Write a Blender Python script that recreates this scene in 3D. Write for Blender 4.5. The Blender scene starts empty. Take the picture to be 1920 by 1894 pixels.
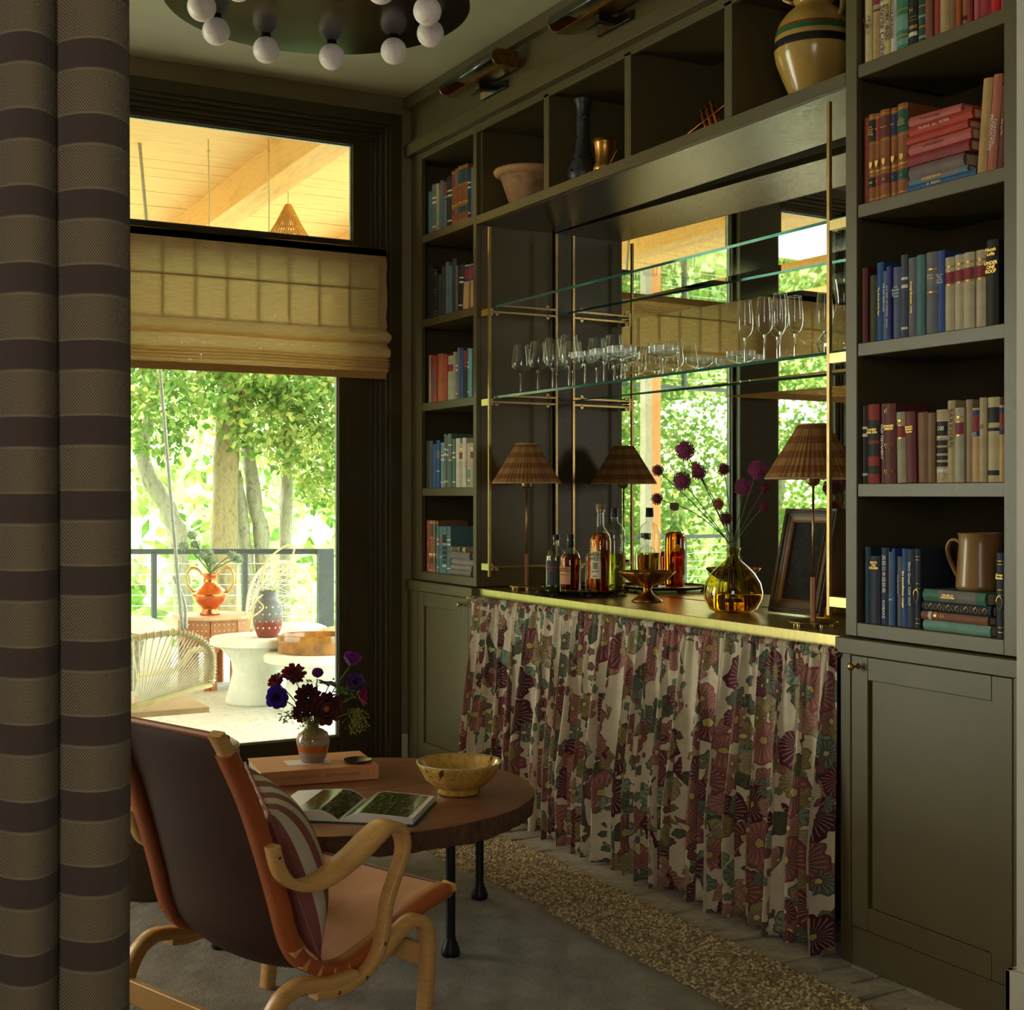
import bpy, math, random
import numpy as np
from mathutils import Vector, Matrix
SC = bpy.context.scene
COL = SC.collection
pi = math.pi
rnd = random.Random(7)
R = math.radians

# ------------------------------------------------------------------ camera, light, exposure
cam = bpy.data.cameras.new('camera'); camo = bpy.data.objects.new('camera', cam); COL.objects.link(camo)
camo.location = (0, 0, 1.315); camo.rotation_euler = (pi/2, 0, -R(28.97))
cam.sensor_fit = 'HORIZONTAL'; cam.sensor_width = 36; cam.lens = 2540/1920*36; cam.shift_y = -20/1920
cam.clip_end = 500; cam.clip_start = 0.02
SC.camera = camo
SC.view_settings.view_transform = 'Standard'; SC.view_settings.look = 'None'
SC.view_settings.gamma = 1; SC.view_settings.use_curve_mapping = False
SC.view_settings.exposure = -0.2
w = bpy.data.worlds.new('sky'); SC.world = w; w.use_nodes = True
WORLD_STRENGTH = 9.0
nt = w.node_tree; bg = nt.nodes['Background']
tc = nt.nodes.new('ShaderNodeTexCoord'); sp = nt.nodes.new('ShaderNodeSeparateXYZ'); cr = nt.nodes.new('ShaderNodeValToRGB')
nt.links.new(tc.outputs['Generated'], sp.inputs[0]); nt.links.new(sp.outputs['Z'], cr.inputs[0])
cr.color_ramp.elements[0].position = 0.0; cr.color_ramp.elements[0].color = (.62, .70, .50, 1)
cr.color_ramp.elements[1].position = 0.35; cr.color_ramp.elements[1].color = (.86, .95, 1.0, 1)
nt.links.new(cr.outputs[0], bg.inputs[0]); bg.inputs[1].default_value = WORLD_STRENGTH

def lamp(name, kind, loc, rot, energy, color=(1, 1, 1), **k):
    l = bpy.data.lights.new(name, kind); l.energy = energy; l.color = color
    for a, b in k.items(): setattr(l, a, b)
    o = bpy.data.objects.new(name, l); COL.objects.link(o); o.location = loc; o.rotation_euler = rot
    return o
def aim(d): return Vector(d).to_track_quat('-Z', 'Y').to_euler()
lamp('sun', 'SUN', (0, 20, 20), aim((.55, -.45, -.9)), 12.0, (1, .95, .86), angle=R(3))
# added fill lamps, unseen beside and behind the camera, with no windows there
lamp('fill_light_side', 'AREA', (-2.62, 1.6, 1.75), aim((1, .12, -.12)), 4, (1, .93, .80), shape='RECTANGLE', size=2.6, size_y=1.9)
lamp('fill_light_rear', 'AREA', (-1.3, -1.6, 1.8), aim((.38, 1, -.06)), 14, (1, .92, .80), shape='RECTANGLE', size=1.6, size_y=1.7, spread=R(75))
# added fill lamp at an unseen opening in the garden wall, past the curtain
lamp('fill_light_garden_wall', 'AREA', (-1.35, 6.0, 1.55), aim((.35, -1, -.02)), 68, (1, .95, .84), shape='RECTANGLE', size=1.9, size_y=2.4)
# daylight entering at the two big panes of the garden window
lamp('window_portal', 'AREA', (1.42, 6.02, 1.05), aim((0, -1, 0)), 1, shape='RECTANGLE', size=2.1, size_y=1.75).data.cycles.is_portal = True
c_ = SC.cycles
c_.max_bounces = 14; c_.diffuse_bounces = 5; c_.glossy_bounces = 6; c_.transmission_bounces = 12; c_.transparent_max_bounces = 28
c_.sample_clamp_indirect = 6; c_.caustics_reflective = True; c_.caustics_refractive = False; c_.blur_glossy = 0.5
c_.use_denoising = True

# ------------------------------------------------------------------ node helpers
def s2l(c):
    c = c/255.0
    return c/12.92 if c <= .04045 else ((c+.055)/1.055)**2.4
def K(r, g, b): return (s2l(r), s2l(g), s2l(b), 1)
class G:
    def __init__(s, name):
        s.m = bpy.data.materials.new(name); s.m.use_nodes = True; s.t = s.m.node_tree; s.t.nodes.clear()
        s.out = s.t.nodes.new('ShaderNodeOutputMaterial')
    def n(s, t, ins=None, **pr):
        d = s.t.nodes.new('ShaderNode'+t)
        for a, b in pr.items(): setattr(d, a, b)
        for k, v in (ins or {}).items(): s.set(d.inputs[k], v)
        return d
    def set(s, sock, v):
        if isinstance(v, bpy.types.NodeSocket): s.t.links.new(v, sock)
        elif isinstance(v, bpy.types.Node): s.t.links.new(v.outputs[0], sock)
        else:
            if isinstance(v, tuple) and len(v) == 3 and sock.type == 'RGBA': v = (*v, 1)
            sock.default_value = v
    def ma(s, op, a, b=0.0, c=None, clamp=False):
        d = s.t.nodes.new('ShaderNodeMath'); d.operation = op; d.use_clamp = clamp
        s.set(d.inputs[0], a); s.set(d.inputs[1], b)
        if c is not None: s.set(d.inputs[2], c)
        return d.outputs[0]
    def mix(s, f, a, b, bt='MIX'):
        d = s.t.nodes.new('ShaderNodeMix'); d.data_type = 'RGBA'; d.blend_type = bt
        s.set(d.inputs[0], f); s.set(d.inputs[6], a); s.set(d.inputs[7], b)
        return d.outputs[2]
    def ramp(s, f, st, interp='LINEAR'):
        d = s.t.nodes.new('ShaderNodeValToRGB'); d.color_ramp.interpolation = interp; e = d.color_ramp.elements
        while len(e) < len(st): e.new(.5)
        for i, (p, c) in enumerate(st): e[i].position = p; e[i].color = c if len(c) == 4 else (*c, 1)
        s.set(d.inputs[0], f); return d.outputs[0]
    def obj(s, scale=(1, 1, 1), rot=(0, 0, 0)):
        t = s.n('TexCoord'); m = s.n('Mapping', {'Vector': t.outputs['Object'], 'Scale': scale, 'Rotation': rot}); return m.outputs[0]
    def noise(s, scale, vec=None, det=3, rough=.55, dist=0):
        i = {'Scale': scale, 'Detail': det, 'Roughness': rough, 'Distortion': dist}
        if vec is not None: i['Vector'] = vec
        return s.n('TexNoise', i).outputs[0]
    def bump(s, h, st=.3, dist=.01): return s.n('Bump', {'Height': h, 'Strength': st, 'Distance': dist}).outputs[0]
    def bsdf(s, **k):
        nm = dict(col='Base Color', ro='Roughness', me='Metallic', nor='Normal', al='Alpha', tr='Transmission Weight', ior='IOR', sh='Sheen Weight', co='Coat Weight', sp='Specular IOR Level', ss='Subsurface Weight', em='Emission Color', es='Emission Strength')
        return s.n('BsdfPrincipled', {nm[a]: b for a, b in k.items()}).outputs[0]
    def done(s, sh): s.set(s.out.inputs[0], sh); return s.m
_mc = {}
def P(name, col, ro=.5, me=0, var=.12, sc=8, bump=0, bs=60, stretch=(1, 1, 1), **k):
    """plain procedural surface: colour with noise variation and a fine bump"""
    key = (name, col, ro)
    if key in _mc: return _mc[key]
    g = G(name); v = g.obj(stretch); c = col if len(col) == 4 else (*col, 1)
    n = g.noise(sc, v, 4)
    lo = tuple(x*(1-var) for x in c[:3]); hi = tuple(min(1, x*(1+var)) for x in c[:3])
    kk = dict(col=g.ramp(n, [(.3, lo), (.7, hi)]), ro=ro, me=me); kk.update(k)
    if bump: kk['nor'] = g.bump(g.noise(bs, v, 3), bump, .004)
    _mc[key] = g.done(g.bsdf(**kk)); return _mc[key]

# ------------------------------------------------------------------ mesh helpers
WL = {}
def org(o): return WL.get(o.name, Vector((0, 0, 0)))
class MB:
    def __init__(s, M=None): s.v = []; s.f = []; s.m = []; s.uv = []; s.M = M
    def add(s, vs, fs, mi=0, uv=None):
        o = len(s.v)
        s.v += [tuple(s.M @ Vector(p)) for p in vs] if s.M is not None else [tuple(p) for p in vs]
        s.f += [tuple(i+o for i in f) for f in fs]; s.m += [mi]*len(fs)
        s.uv += uv if uv else [(0, 0)]*len(vs)
        return s
    def box(s, x0, x1, y0, y1, z0, z1, mi=0):
        v = [(x, y, z) for z in (z0, z1) for y in (y0, y1) for x in (x0, x1)]
        return s.add(v, [(0, 2, 3, 1), (4, 5, 7, 6), (0, 1, 5, 4), (2, 6, 7, 3), (0, 4, 6, 2), (1, 3, 7, 5)], mi)
    def lathe(s, pr, n=24, c=(0, 0, 0), mi=0, fn=None, close=True):
        v = []; f = []
        for j, (r, z) in enumerate(pr):
            for i in range(n):
                a = 2*pi*i/n; rr = r*(fn(a, j) if fn else 1)
                v.append((c[0]+rr*math.cos(a), c[1]+rr*math.sin(a), c[2]+z))
        for j in range(len(pr)-1):
            for i in range(n):
                k = (i+1) % n; f.append((j*n+i, j*n+k, (j+1)*n+k, (j+1)*n+i))
        if close:
            if pr[0][0] > 1e-5: f.append(tuple(range(n-1, -1, -1)))
            if pr[-1][0] > 1e-5: f.append(tuple((len(pr)-1)*n+i for i in range(n)))
        return s.add(v, f, mi)
    def tube(s, pts, r, n=8, mi=0, cap=True):
        pts = [Vector(p) for p in pts]; v = []; f = []; m = len(pts)
        rs = r if isinstance(r, (list, tuple)) else [r]*m
        up = None
        for i, p in enumerate(pts):
            t = (pts[min(i+1, m-1)]-pts[max(i-1, 0)]).normalized()
            if up is None: up = t.orthogonal().normalized()
            up = (up-t*up.dot(t)).normalized(); b = t.cross(up)
            for k in range(n):
                a = 2*pi*k/n; v.append(p+(up*math.cos(a)+b*math.sin(a))*rs[i])
        for i in range(m-1):
            for k in range(n):
                q = (k+1) % n; f.append((i*n+k, i*n+q, (i+1)*n+q, (i+1)*n+k))
        if cap: f += [tuple(range(n-1, -1, -1)), tuple((m-1)*n+k for k in range(n))]
        return s.add(v, f, mi)
    def rtube(s, pts, w_, t_, side, mi=0, r=.25):
        """rectangular (rounded corner) section swept along pts; side = width direction per point or one vector"""
        pts = [Vector(p) for p in pts]; m = len(pts); v = []; f = []
        q = [(1, 1-r), (1-r, 1), (-1+r, 1), (-1, 1-r), (-1, -1+r), (-1+r, -1), (1-r, -1), (1, -1+r)]; n = 8
        ws = w_ if isinstance(w_, (list, tuple)) else [w_]*m; ts = t_ if isinstance(t_, (list, tuple)) else [t_]*m
        for i, p in enumerate(pts):
            t = (pts[min(i+1, m-1)]-pts[max(i-1, 0)]).normalized()
            sd = Vector(side[i] if isinstance(side, list) else side); sd = (sd-t*sd.dot(t)).normalized(); b = t.cross(sd)
            rw = r*min(1, ts[i]/ws[i])
            for (a, c) in q:
                aa = math.copysign(1-(1-abs(a))*ts[i]/ws[i] if abs(a) < 1 else 1, a)
                v.append(p+sd*aa*ws[i]/2+b*c*ts[i]/2)
        for i in range(m-1):
            for k in range(n):
                z = (k+1) % n; f.append((i*n+k, i*n+z, (i+1)*n+z, (i+1)*n+k))
        f += [tuple(range(n-1, -1, -1)), tuple((m-1)*n+k for k in range(n))]
        return s.add(v, f, mi)
    def grid(s, fn, nu, nv, mi=0, uvf=None, wrap=False):
        v = []; uv = []
        for j in range(nv+1):
            for i in range(nu+(0 if wrap else 1)):
                v.append(fn(i/nu, j/nv)); uv.append(uvf(i/nu, j/nv) if uvf else (i/nu, j/nv))
        W = nu if wrap else nu+1; f = []
        for j in range(nv):
            for i in range(nu):
                k = (i+1) % W; f.append((j*W+i, j*W+k, (j+1)*W+k, (j+1)*W+i))
        return s.add(v, f, mi, uv)
    def sphere(s, c, r, nu=16, nv=10, mi=0, sc=(1, 1, 1)):
        pr = [(math.sin(pi*j/nv), -math.cos(pi*j/nv)) for j in range(nv+1)]
        v = [(c[0]+sc[0]*r*a*math.cos(2*pi*i/nu), c[1]+sc[1]*r*a*math.sin(2*pi*i/nu), c[2]+sc[2]*r*b) for a, b in pr[1:-1] for i in range(nu)]
        f = [(j*nu+i, j*nu+(i+1) % nu, (j+1)*nu+(i+1) % nu, (j+1)*nu+i) for j in range(nv-2) for i in range(nu)]
        b0 = len(v); v += [(c[0], c[1], c[2]-sc[2]*r), (c[0], c[1], c[2]+sc[2]*r)]
        f += [((i+1) % nu, i, b0) for i in range(nu)]+[((nv-2)*nu+i, (nv-2)*nu+(i+1) % nu, b0+1) for i in range(nu)]
        return s.add(v, f, mi)
    def build(s, name, mats, parent=None, smooth=False, loc=None, bevel=0, sub=0, solid=0, auto=None):
        me = bpy.data.meshes.new(name); o = bpy.data.objects.new(name, me); COL.objects.link(o)
        if parent is not None: off = org(parent); o.parent = parent
        elif loc is not None: off = Vector(loc); o.location = off
        else:
            a = np.array(s.v); off = Vector(((a[:, 0].min()+a[:, 0].max())/2, (a[:, 1].min()+a[:, 1].max())/2, a[:, 2].min())); o.location = off
        WL[o.name] = Vector(off)
        me.from_pydata([(p[0]-off[0], p[1]-off[1], p[2]-off[2]) for p in s.v], [], s.f)
        for m in (mats if isinstance(mats, (list, tuple)) else [mats]): me.materials.append(m)
        if any(s.m): me.polygons.foreach_set('material_index', s.m)
        u = me.uv_layers.new(name='UVMap'); li = np.empty(len(me.loops), dtype=np.int32); me.loops.foreach_get('vertex_index', li)
        u.data.foreach_set('uv', np.array(s.uv, dtype=np.float32)[li].ravel())
        if smooth:
            me.polygons.foreach_set('use_smooth', [True]*len(me.polygons))
            if auto: me.set_sharp_from_angle(angle=R(auto))
        me.update()
        if solid: d = o.modifiers.new('solid', 'SOLIDIFY'); d.thickness = solid; d.offset = 0
        if bevel: d = o.modifiers.new('edge', 'BEVEL'); d.width = bevel; d.segments = 1; d.limit_method = 'ANGLE'
        if sub: d = o.modifiers.new('sub', 'SUBSURF'); d.levels = sub; d.render_levels = sub
        return o
def thing(name, label, cat, loc=(0, 0, 0), group=None):
    o = bpy.data.objects.new(name, None); COL.objects.link(o); o.location = loc; WL[o.name] = Vector(loc)
    o['label'] = label; o['category'] = cat
    if group: o['group'] = group
    return o
def tag(o, label, cat, group=None, kind=None):
    o['label'] = label; o['category'] = cat
    if group: o['group'] = group
    if kind: o['kind'] = kind
    return o
def struct(o, label=None):
    o['kind'] = 'structure'
    if label: o['label'] = label
    return o
KIDS = {}
def kids(o):
    return [c for c in o.children]
def dup(o, parent=None):
    c = o.copy(); COL.objects.link(c)
    if parent: c.parent = parent
    WL[c.name] = WL.get(o.name, Vector((0, 0, 0)))
    for ch in kids(o): dup(ch, c)
    return c
def place(o, loc, rz=0, label=None, group=None, scale=None):
    o.location = loc; o.rotation_euler = (0, 0, rz)
    if label: o['label'] = label
    if group: o['group'] = group
    if scale: o.scale = scale
    return o
def smoothpts(p, n=6):
    """Catmull-Rom through p"""
    p = [Vector(q) for q in p]; out = []
    for i in range(len(p)-1):
        a = p[i-1] if i else p[0]*2-p[1]; b = p[i]; c = p[i+1]; d = p[i+2] if i+2 < len(p) else p[-1]*2-p[-2]
        for k in range(n):
            t = k/n; out.append(.5*((2*b)+(c-a)*t+(2*a-5*b+4*c-d)*t*t+(3*b-a-3*c+d)*t**3))
    out.append(p[-1]); return out
def text(s, size, mat, parent, M, name='title', bold=False, wrap=None, sx=1, ext=.0003):
    cu = bpy.data.curves.new('txt', 'FONT'); cu.body = s; cu.size = size; cu.align_x = 'CENTER'; cu.align_y = 'CENTER'; cu.extrude = ext
    cu.resolution_u = 2; cu.space_line = .85
    if bold: cu.offset = size*.02
    t = bpy.data.objects.new('txt', cu); COL.objects.link(t)
    me = bpy.data.meshes.new_from_object(t.evaluated_get(bpy.context.evaluated_depsgraph_get()))
    bpy.data.objects.remove(t); bpy.data.curves.remove(cu)
    for v in me.vertices: v.co.x *= sx
    if wrap:
        r, a0 = wrap     # bend round a vertical cylinder of radius r, centred on heading a0 of the local frame
        for v in me.vertices:
            a = a0+v.co.x/r; v.co = Vector(((r+v.co.z)*math.cos(a), (r+v.co.z)*math.sin(a), v.co.y))
    o = bpy.data.objects.new(name, me); COL.objects.link(o); me.name = name; me.materials.clear(); me.materials.append(mat)
    o.parent = parent; o.matrix_local = M; WL[o.name] = org(parent)
    return o
def frame(loc, xa, ya):
    x = Vector(xa); y = Vector(ya); z = x.cross(y); m = Matrix((x, y, z)).transposed().to_4x4(); m.translation = Vector(loc); return m
def npmesh(name, V, F, mats, parent=None, mi=None, smooth=False, off=(0, 0, 0)):
    """V (n,3), F (m,4) arrays"""
    me = bpy.data.meshes.new(name); n = len(F); k = F.shape[1]
    V = V-np.array(off)
    me.vertices.add(len(V)); me.vertices.foreach_set('co', V.astype(np.float32).ravel())
    me.loops.add(n*k); me.loops.foreach_set('vertex_index', F.astype(np.int32).ravel())
    me.polygons.add(n); me.polygons.foreach_set('loop_start', np.arange(n, dtype=np.int32)*k); me.polygons.foreach_set('loop_total', np.full(n, k, dtype=np.int32))
    for m in (mats if isinstance(mats, (list, tuple)) else [mats]): me.materials.append(m)
    if mi is not None: me.polygons.foreach_set('material_index', mi.astype(np.int32))
    if smooth: me.polygons.foreach_set('use_smooth', np.ones(n, dtype=bool))
    me.update(calc_edges=True)
    o = bpy.data.objects.new(name, me); COL.objects.link(o); o.location = off if parent is None else (0, 0, 0)
    if parent is not None: o.parent = parent
    WL[o.name] = Vector(off) if parent is None else org(parent)
    return o
# ------------------------------------------------------------------ materials
def m_paint(name, c, ro=.38):
    g = G(name); v = g.obj(); n = g.noise(3, v, 4); n2 = g.noise(90, v, 2)
    return g.done(g.bsdf(col=g.ramp(n, [(.3, tuple(x*.94 for x in c[:3])), (.7, tuple(x*1.06 for x in c[:3]))]), ro=g.ma('MULTIPLY_ADD', n2, .12, ro-.06), nor=g.bump(g.noise(220, v, 2), .06, .002)))
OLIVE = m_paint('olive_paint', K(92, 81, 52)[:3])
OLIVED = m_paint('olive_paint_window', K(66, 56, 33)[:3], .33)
WALLP = m_paint('wall_paint', K(142, 130, 98)[:3], .7)
CEIL = m_paint('ceiling_paint', K(196, 193, 162)[:3], .8)
PALE = m_paint('pale_trim_paint', K(205, 200, 188)[:3], .5)
SOFF = P('brushed_soffit', K(178, 172, 156), .2, 1, .1, 3, .25, 12, (30, 1, 1))
BRASS = P('brass', K(172, 146, 98), .3, 1, .15, 20)
BRASSP = P('brushed_brass_top', K(205, 188, 128), .3, 1, .08, 5, .08, 40, (1, 8, 1))
BRASSD = P('aged_brass', K(165, 115, 55), .3, 1, .35, 25, .1)
STEEL = P('steel', K(120, 122, 126), .22, 1, .2, 30)
BLACK = P('black_iron', K(26, 25, 26), .45, .3, .2, 30, .2, 80)
WHITE = P('white_card', K(235, 235, 235), .6)
PAGES = P('paper_pages', K(205, 190, 155), .8, 0, .15, 5, .5, 300, (1, 1, 1))
PAGEW = P('white_pages', K(240, 240, 236), .45, 0, .03)
GILT = P('gilt_lettering', K(214, 176, 92), .35, .7, .1)
INKW = P('white_lettering', K(230, 228, 220), .6)
INKB = P('black_lettering', K(30, 26, 26), .6)
INKR = P('brown_lettering', K(110, 62, 40), .6)
INKP = P('purple_lettering', K(84, 40, 92), .6)
def m_glass(name, tint=(1, 1, 1), boost=1.0, ro=0.0, refl=(1, 1, 1)):
    """thin clear sheet: Fresnel mix of a straight-through and a mirror lobe"""
    g = G(name); f = g.n('Fresnel', {'IOR': g.ma('MULTIPLY_ADD', g.n('NewGeometry').outputs['Backfacing'], -.8333, 1.5)}).outputs[0]
    t = g.n('BsdfTransparent', {'Color': (*tint, 1)}).outputs[0]; r = g.n('BsdfGlossy', {'Color': (*refl, 1), 'Roughness': ro}).outputs[0]
    return g.done(g.n('MixShader', {0: g.ma('MULTIPLY', f, boost, clamp=True), 1: t, 2: r}).outputs[0])
PANE = m_glass('window_glass', (.93, .97, .94))
SHELFG = m_glass('shelf_glass', (.90, .96, .94), 1.6)
THIN = m_glass('blown_glass', (.93, .95, .93), 1.9)
AMBERT = m_glass('amber_glass', (.78, .60, .07), 1.6)
def m_solid(name, c, ior=1.45):
    g = G(name); return g.done(g.n('BsdfGlass', {'Color': (*c, 1), 'IOR': ior, 'Roughness': 0.0}).outputs[0])
CLEARS = m_solid('clear_stem_glass', (.95, .97, .96))
LIQA = m_solid('whisky_amber', (.92, .42, .06), 1.34); LIQR = m_solid('rum_red_amber', (.62, .16, .04), 1.34); LIQY = m_solid('pale_yellow_spirit', (.80, .82, .30), 1.34)
BOTG = m_glass('bottle_glass', (.95, .97, .95), 1.8)
g = G('shelf_glass_edge'); SEDGE = g.done(g.bsdf(col=K(44, 110, 104), ro=.08, tr=.35, ior=1.5))
g = G('antique_mirror'); nn = g.noise(60, g.obj(), 4)
MIRROR = g.done(g.n('BsdfGlossy', {'Color': g.ramp(nn, [(.3, (.66, .67, .60)), (.6, (.74, .75, .68))]), 'Roughness': .012}).outputs[0])
def m_leather(name, c, ro=.42):
    g = G(name); v = g.obj(); a = g.noise(5, v, 5, .6); b = g.noise(160, v, 3)
    return g.done(g.bsdf(col=g.ramp(a, [(.25, tuple(x*.72 for x in c[:3])), (.5, c[:3]), (.8, tuple(min(1, x*1.2) for x in c[:3]))]), ro=g.ma('MULTIPLY_ADD', a, .2, ro-.1), nor=g.bump(b, .15, .002)))
LEATH = m_leather('tan_saddle_leather', K(166, 82, 36)); LEATHD = m_leather('shaded_leather_reverse', K(66, 32, 20), .6); LEATHP = m_leather('pink_tan_leather', K(206, 150, 118))  # dark reverse, its colour lowered further for the shade behind the sling
def m_wood(name, c1, c2, sc=3, st=(1, 12, 12), ro=.4, bump=.15):
    g = G(name); v = g.obj(st); n = g.noise(sc, v, 6, .6, .6); n2 = g.noise(sc*6, v, 3)
    f = g.ma('MULTIPLY_ADD', n2, .3, g.ma('MULTIPLY', n, .8))
    return g.done(g.bsdf(col=g.ramp(f, [(.3, c1[:3]), (.55, c2[:3]), (.75, c1[:3])]), ro=ro, nor=g.bump(f, bump, .004)))
BIRCH = m_wood('bent_birch', K(190, 140, 76), K(212, 164, 98), 2, (4, 4, 30), .35, .04)
PINE = m_wood('pine_plank', K(205, 150, 82), K(232, 184, 112), 1.6, (1, 9, 9), .6, .1)
PINEY = m_wood('pine_beam', K(196, 140, 72), K(226, 172, 98), 1.6, (9, 1, 9), .6, .1)
CEDAR = m_wood('cedar_board', K(172, 108, 56), K(205, 140, 80), 1.5, (9, 9, 1), .6, .1)
SLABT = m_wood('burl_slab_top', K(104, 62, 46), K(138, 88, 66), 2.2, (1, 5, 3), .34, .12)
DARKW = m_wood('dark_carved_wood', K(60, 46, 36), K(92, 72, 54), 6, (4, 4, 4), .45, .3)
def m_bark(name, c1, c2, sc=14):
    g = G(name); v = g.obj((1, 1, .35)); n = g.noise(sc, v, 6, .7, .8)
    return g.done(g.bsdf(col=g.ramp(n, [(.3, c1[:3]), (.5, c2[:3]), (.72, tuple(x*.4 for x in c1[:3]))]), ro=.7, nor=g.bump(n, 1, .02)))
SLABE = m_bark('slab_bark_edge', K(64, 40, 30), K(110, 74, 52), 22)
BARK = m_bark('tree_bark', K(98, 82, 54), K(132, 114, 74), 16); BARKD = m_bark('dark_tree_bark', K(92, 86, 66), K(136, 130, 104), 16)
# rug, jute, brick
g = G('wool_pile'); v = g.obj(); a = g.noise(6, v, 5, .65); b = g.noise(240, v, 3)
WOOL = g.done(g.bsdf(col=g.ramp(a, [(.25, K(134, 124, 108)[:3]), (.5, K(166, 156, 138)[:3]), (.8, K(190, 180, 160)[:3])]), ro=.95, sh=.3, nor=g.bump(g.ma('MULTIPLY_ADD', b, .45, g.ma('MULTIPLY', g.noise(26, v, 4), 1.0)), .9, .034)))
g = G('jute_braid'); v = g.obj(); a = g.noise(9, v, 4, .7); b = g.n('TexVoronoi', {'Vector': v, 'Scale': 95}).outputs['Color']
JUTE = g.done(g.bsdf(col=g.mix(.55, g.ramp(a, [(.3, K(132, 112, 82)[:3]), (.55, K(176, 152, 112)[:3]), (.8, K(200, 176, 132)[:3])]), g.ramp(b, [(0, K(110, 94, 70)[:3]), (.6, K(170, 150, 116)[:3]), (1, K(206, 186, 150)[:3])])), ro=.85, nor=g.bump(g.noise(300, v, 2), .5, .004)))
g = G('whitewashed_brick'); v = g.obj(); a = g.noise(14, v, 5, .7)
BRICK = g.done(g.bsdf(col=g.ramp(a, [(.25, K(132, 124, 114)[:3]), (.5, K(176, 168, 156)[:3]), (.8, K(204, 198, 186)[:3])]), ro=.8, nor=g.bump(g.noise(40, v, 5, .7), .7, .01)))
MORT = P('floor_mortar', K(62, 56, 50), .9, 0, .2, 20, .5, 60)
# stuff outside
g = G('sanded_patio'); v = g.obj(); a = g.noise(1.7, v, 6, .7); b = g.noise(26, v, 5, .75)
SAND = g.done(g.bsdf(col=g.ramp(b, [(.30, K(120, 118, 88)[:3]), (.42, K(204, 204, 190)[:3]), (.7, K(222, 222, 210)[:3])]), ro=.9, nor=g.bump(a, .6, .05)))
CONC = P('pale_concrete', K(222, 222, 210), .85, 0, .08, 6, .5, 30)
def m_leaf(name, c1, c2, c3, tr=.45):
    g = G(name); v = g.obj(); n = g.n('TexWhiteNoise', {0: g.n('NewGeometry').outputs['Position']}, noise_dimensions='3D').outputs[0]
    n = g.noise(2.3, g.n('NewGeometry').outputs['Position'], 5, .8)
    col = g.ramp(n, [(.32, c1[:3]), (.5, c2[:3]), (.68, c3[:3])])
    d = g.n('BsdfDiffuse', {0: col}).outputs[0]; t = g.n('BsdfTranslucent', {0: col}).outputs[0]
    return g.done(g.n('MixShader', {0: tr, 1: d, 2: t}).outputs[0])
LEAFA = m_leaf('leaf_green', K(70, 100, 44), K(104, 134, 62), K(146, 160, 84)); LEAFB = m_leaf('leaf_yellow_green', K(104, 128, 66), K(150, 160, 90), K(184, 172, 84))
LEAFC = m_leaf('leaf_far_hazed', K(140, 166, 104), K(184, 200, 140), K(216, 222, 172))  # far leaves paled in colour to stand in for haze
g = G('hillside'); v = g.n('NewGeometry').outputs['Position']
HILL = g.done(g.bsdf(col=g.ramp(g.noise(.35, v, 8, .75), [(.3, K(160, 184, 120)[:3]), (.5, K(196, 214, 150)[:3]), (.7, K(220, 226, 176)[:3])]), ro=1))  # slope greens likewise paled to carry the distant haze
RATT = P('natural_rattan', K(214, 196, 140), .5, 0, .2, 20); RATTW = P('pale_rattan', K(232, 224, 200), .5, 0, .1, 20); CORD = P('grey_rope', K(196, 198, 192), .8, 0, .2, 90, .6, 200)
CUSH = P('cream_cushion_cloth', K(228, 220, 200), .9, 0, .06, 10, .5, 90)
COPP = P('hammered_copper', K(206, 118, 76), .25, 1, .2, 14, .15, 30)
# shade weave: bamboo slivers with tiny gaps
g = G('woven_grass_shade'); v = g.obj(); st = g.n('Mapping', {'Vector': v, 'Scale': (14, 1, 420)}).outputs[0]
a = g.noise(1, st, 3, .6); st2 = g.n('Mapping', {'Vector': v, 'Scale': (1.2, 1, 9)}).outputs[0]; b = g.noise(2, st2, 3)
col = g.ramp(a, [(.3, K(176, 136, 84)[:3]), (.55, K(214, 174, 118)[:3]), (.75, K(230, 196, 144)[:3])])
d = g.n('BsdfDiffuse', {0: col}).outputs[0]; t = g.n('BsdfTranslucent', {0: g.mix(.5, col, (.9, .74, .45, 1))}).outputs[0]
sh = g.n('MixShader', {0: .30, 1: d, 2: t}).outputs[0]
fine = g.noise(1, g.n('Mapping', {'Vector': v, 'Scale': (170, 1, 420)}).outputs[0], 2)
gap = g.ma('MULTIPLY', g.ma('GREATER_THAN', fine, .66), g.ma('GREATER_THAN', b, .50))
SHADE = g.done(g.n('MixShader', {0: g.ma('MULTIPLY', gap, .8), 1: sh, 2: g.n('BsdfTransparent').outputs[0]}).outputs[0])
g = G('shade_tape'); SHTAPE = g.done(g.n('BsdfDiffuse', {0: K(120, 88, 50)}).outputs[0])
# curtain wool: bands of check and dark twill (UV in metres)
g = G('banded_wool'); uv = g.n('TexCoord').outputs['UV']; s_ = g.n('SeparateXYZ', {0: uv}); U, Vv = s_.outputs[0], s_.outputs[1]
fr = g.ma('FRACT', g.ma('DIVIDE', Vv, .1035)); band = g.ma('LESS_THAN', fr, .60)
def wv(x, per, ph=0): return g.ma('SINE', g.ma('MULTIPLY_ADD', x, 2*pi/per, ph))
chk = g.ma('MULTIPLY', wv(U, .0052), wv(Vv, .0052)); chk2 = g.ma('GREATER_THAN', chk, .02)
tw = g.ma('SINE', g.ma('MULTIPLY', g.ma('ADD', g.ma('MULTIPLY', U, 1.6), g.ma('MULTIPLY', Vv, .8)), 2*pi/.0075))
nz = g.noise(140, g.n('Mapping', {'Vector': uv, 'Scale': (1, 1, 1)}).outputs[0], 3)
cl = g.mix(chk2, K(86, 70, 54), K(158, 142, 108)); cl = g.mix(g.ma('MULTIPLY', nz, .5), cl, K(110, 96, 74))
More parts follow.
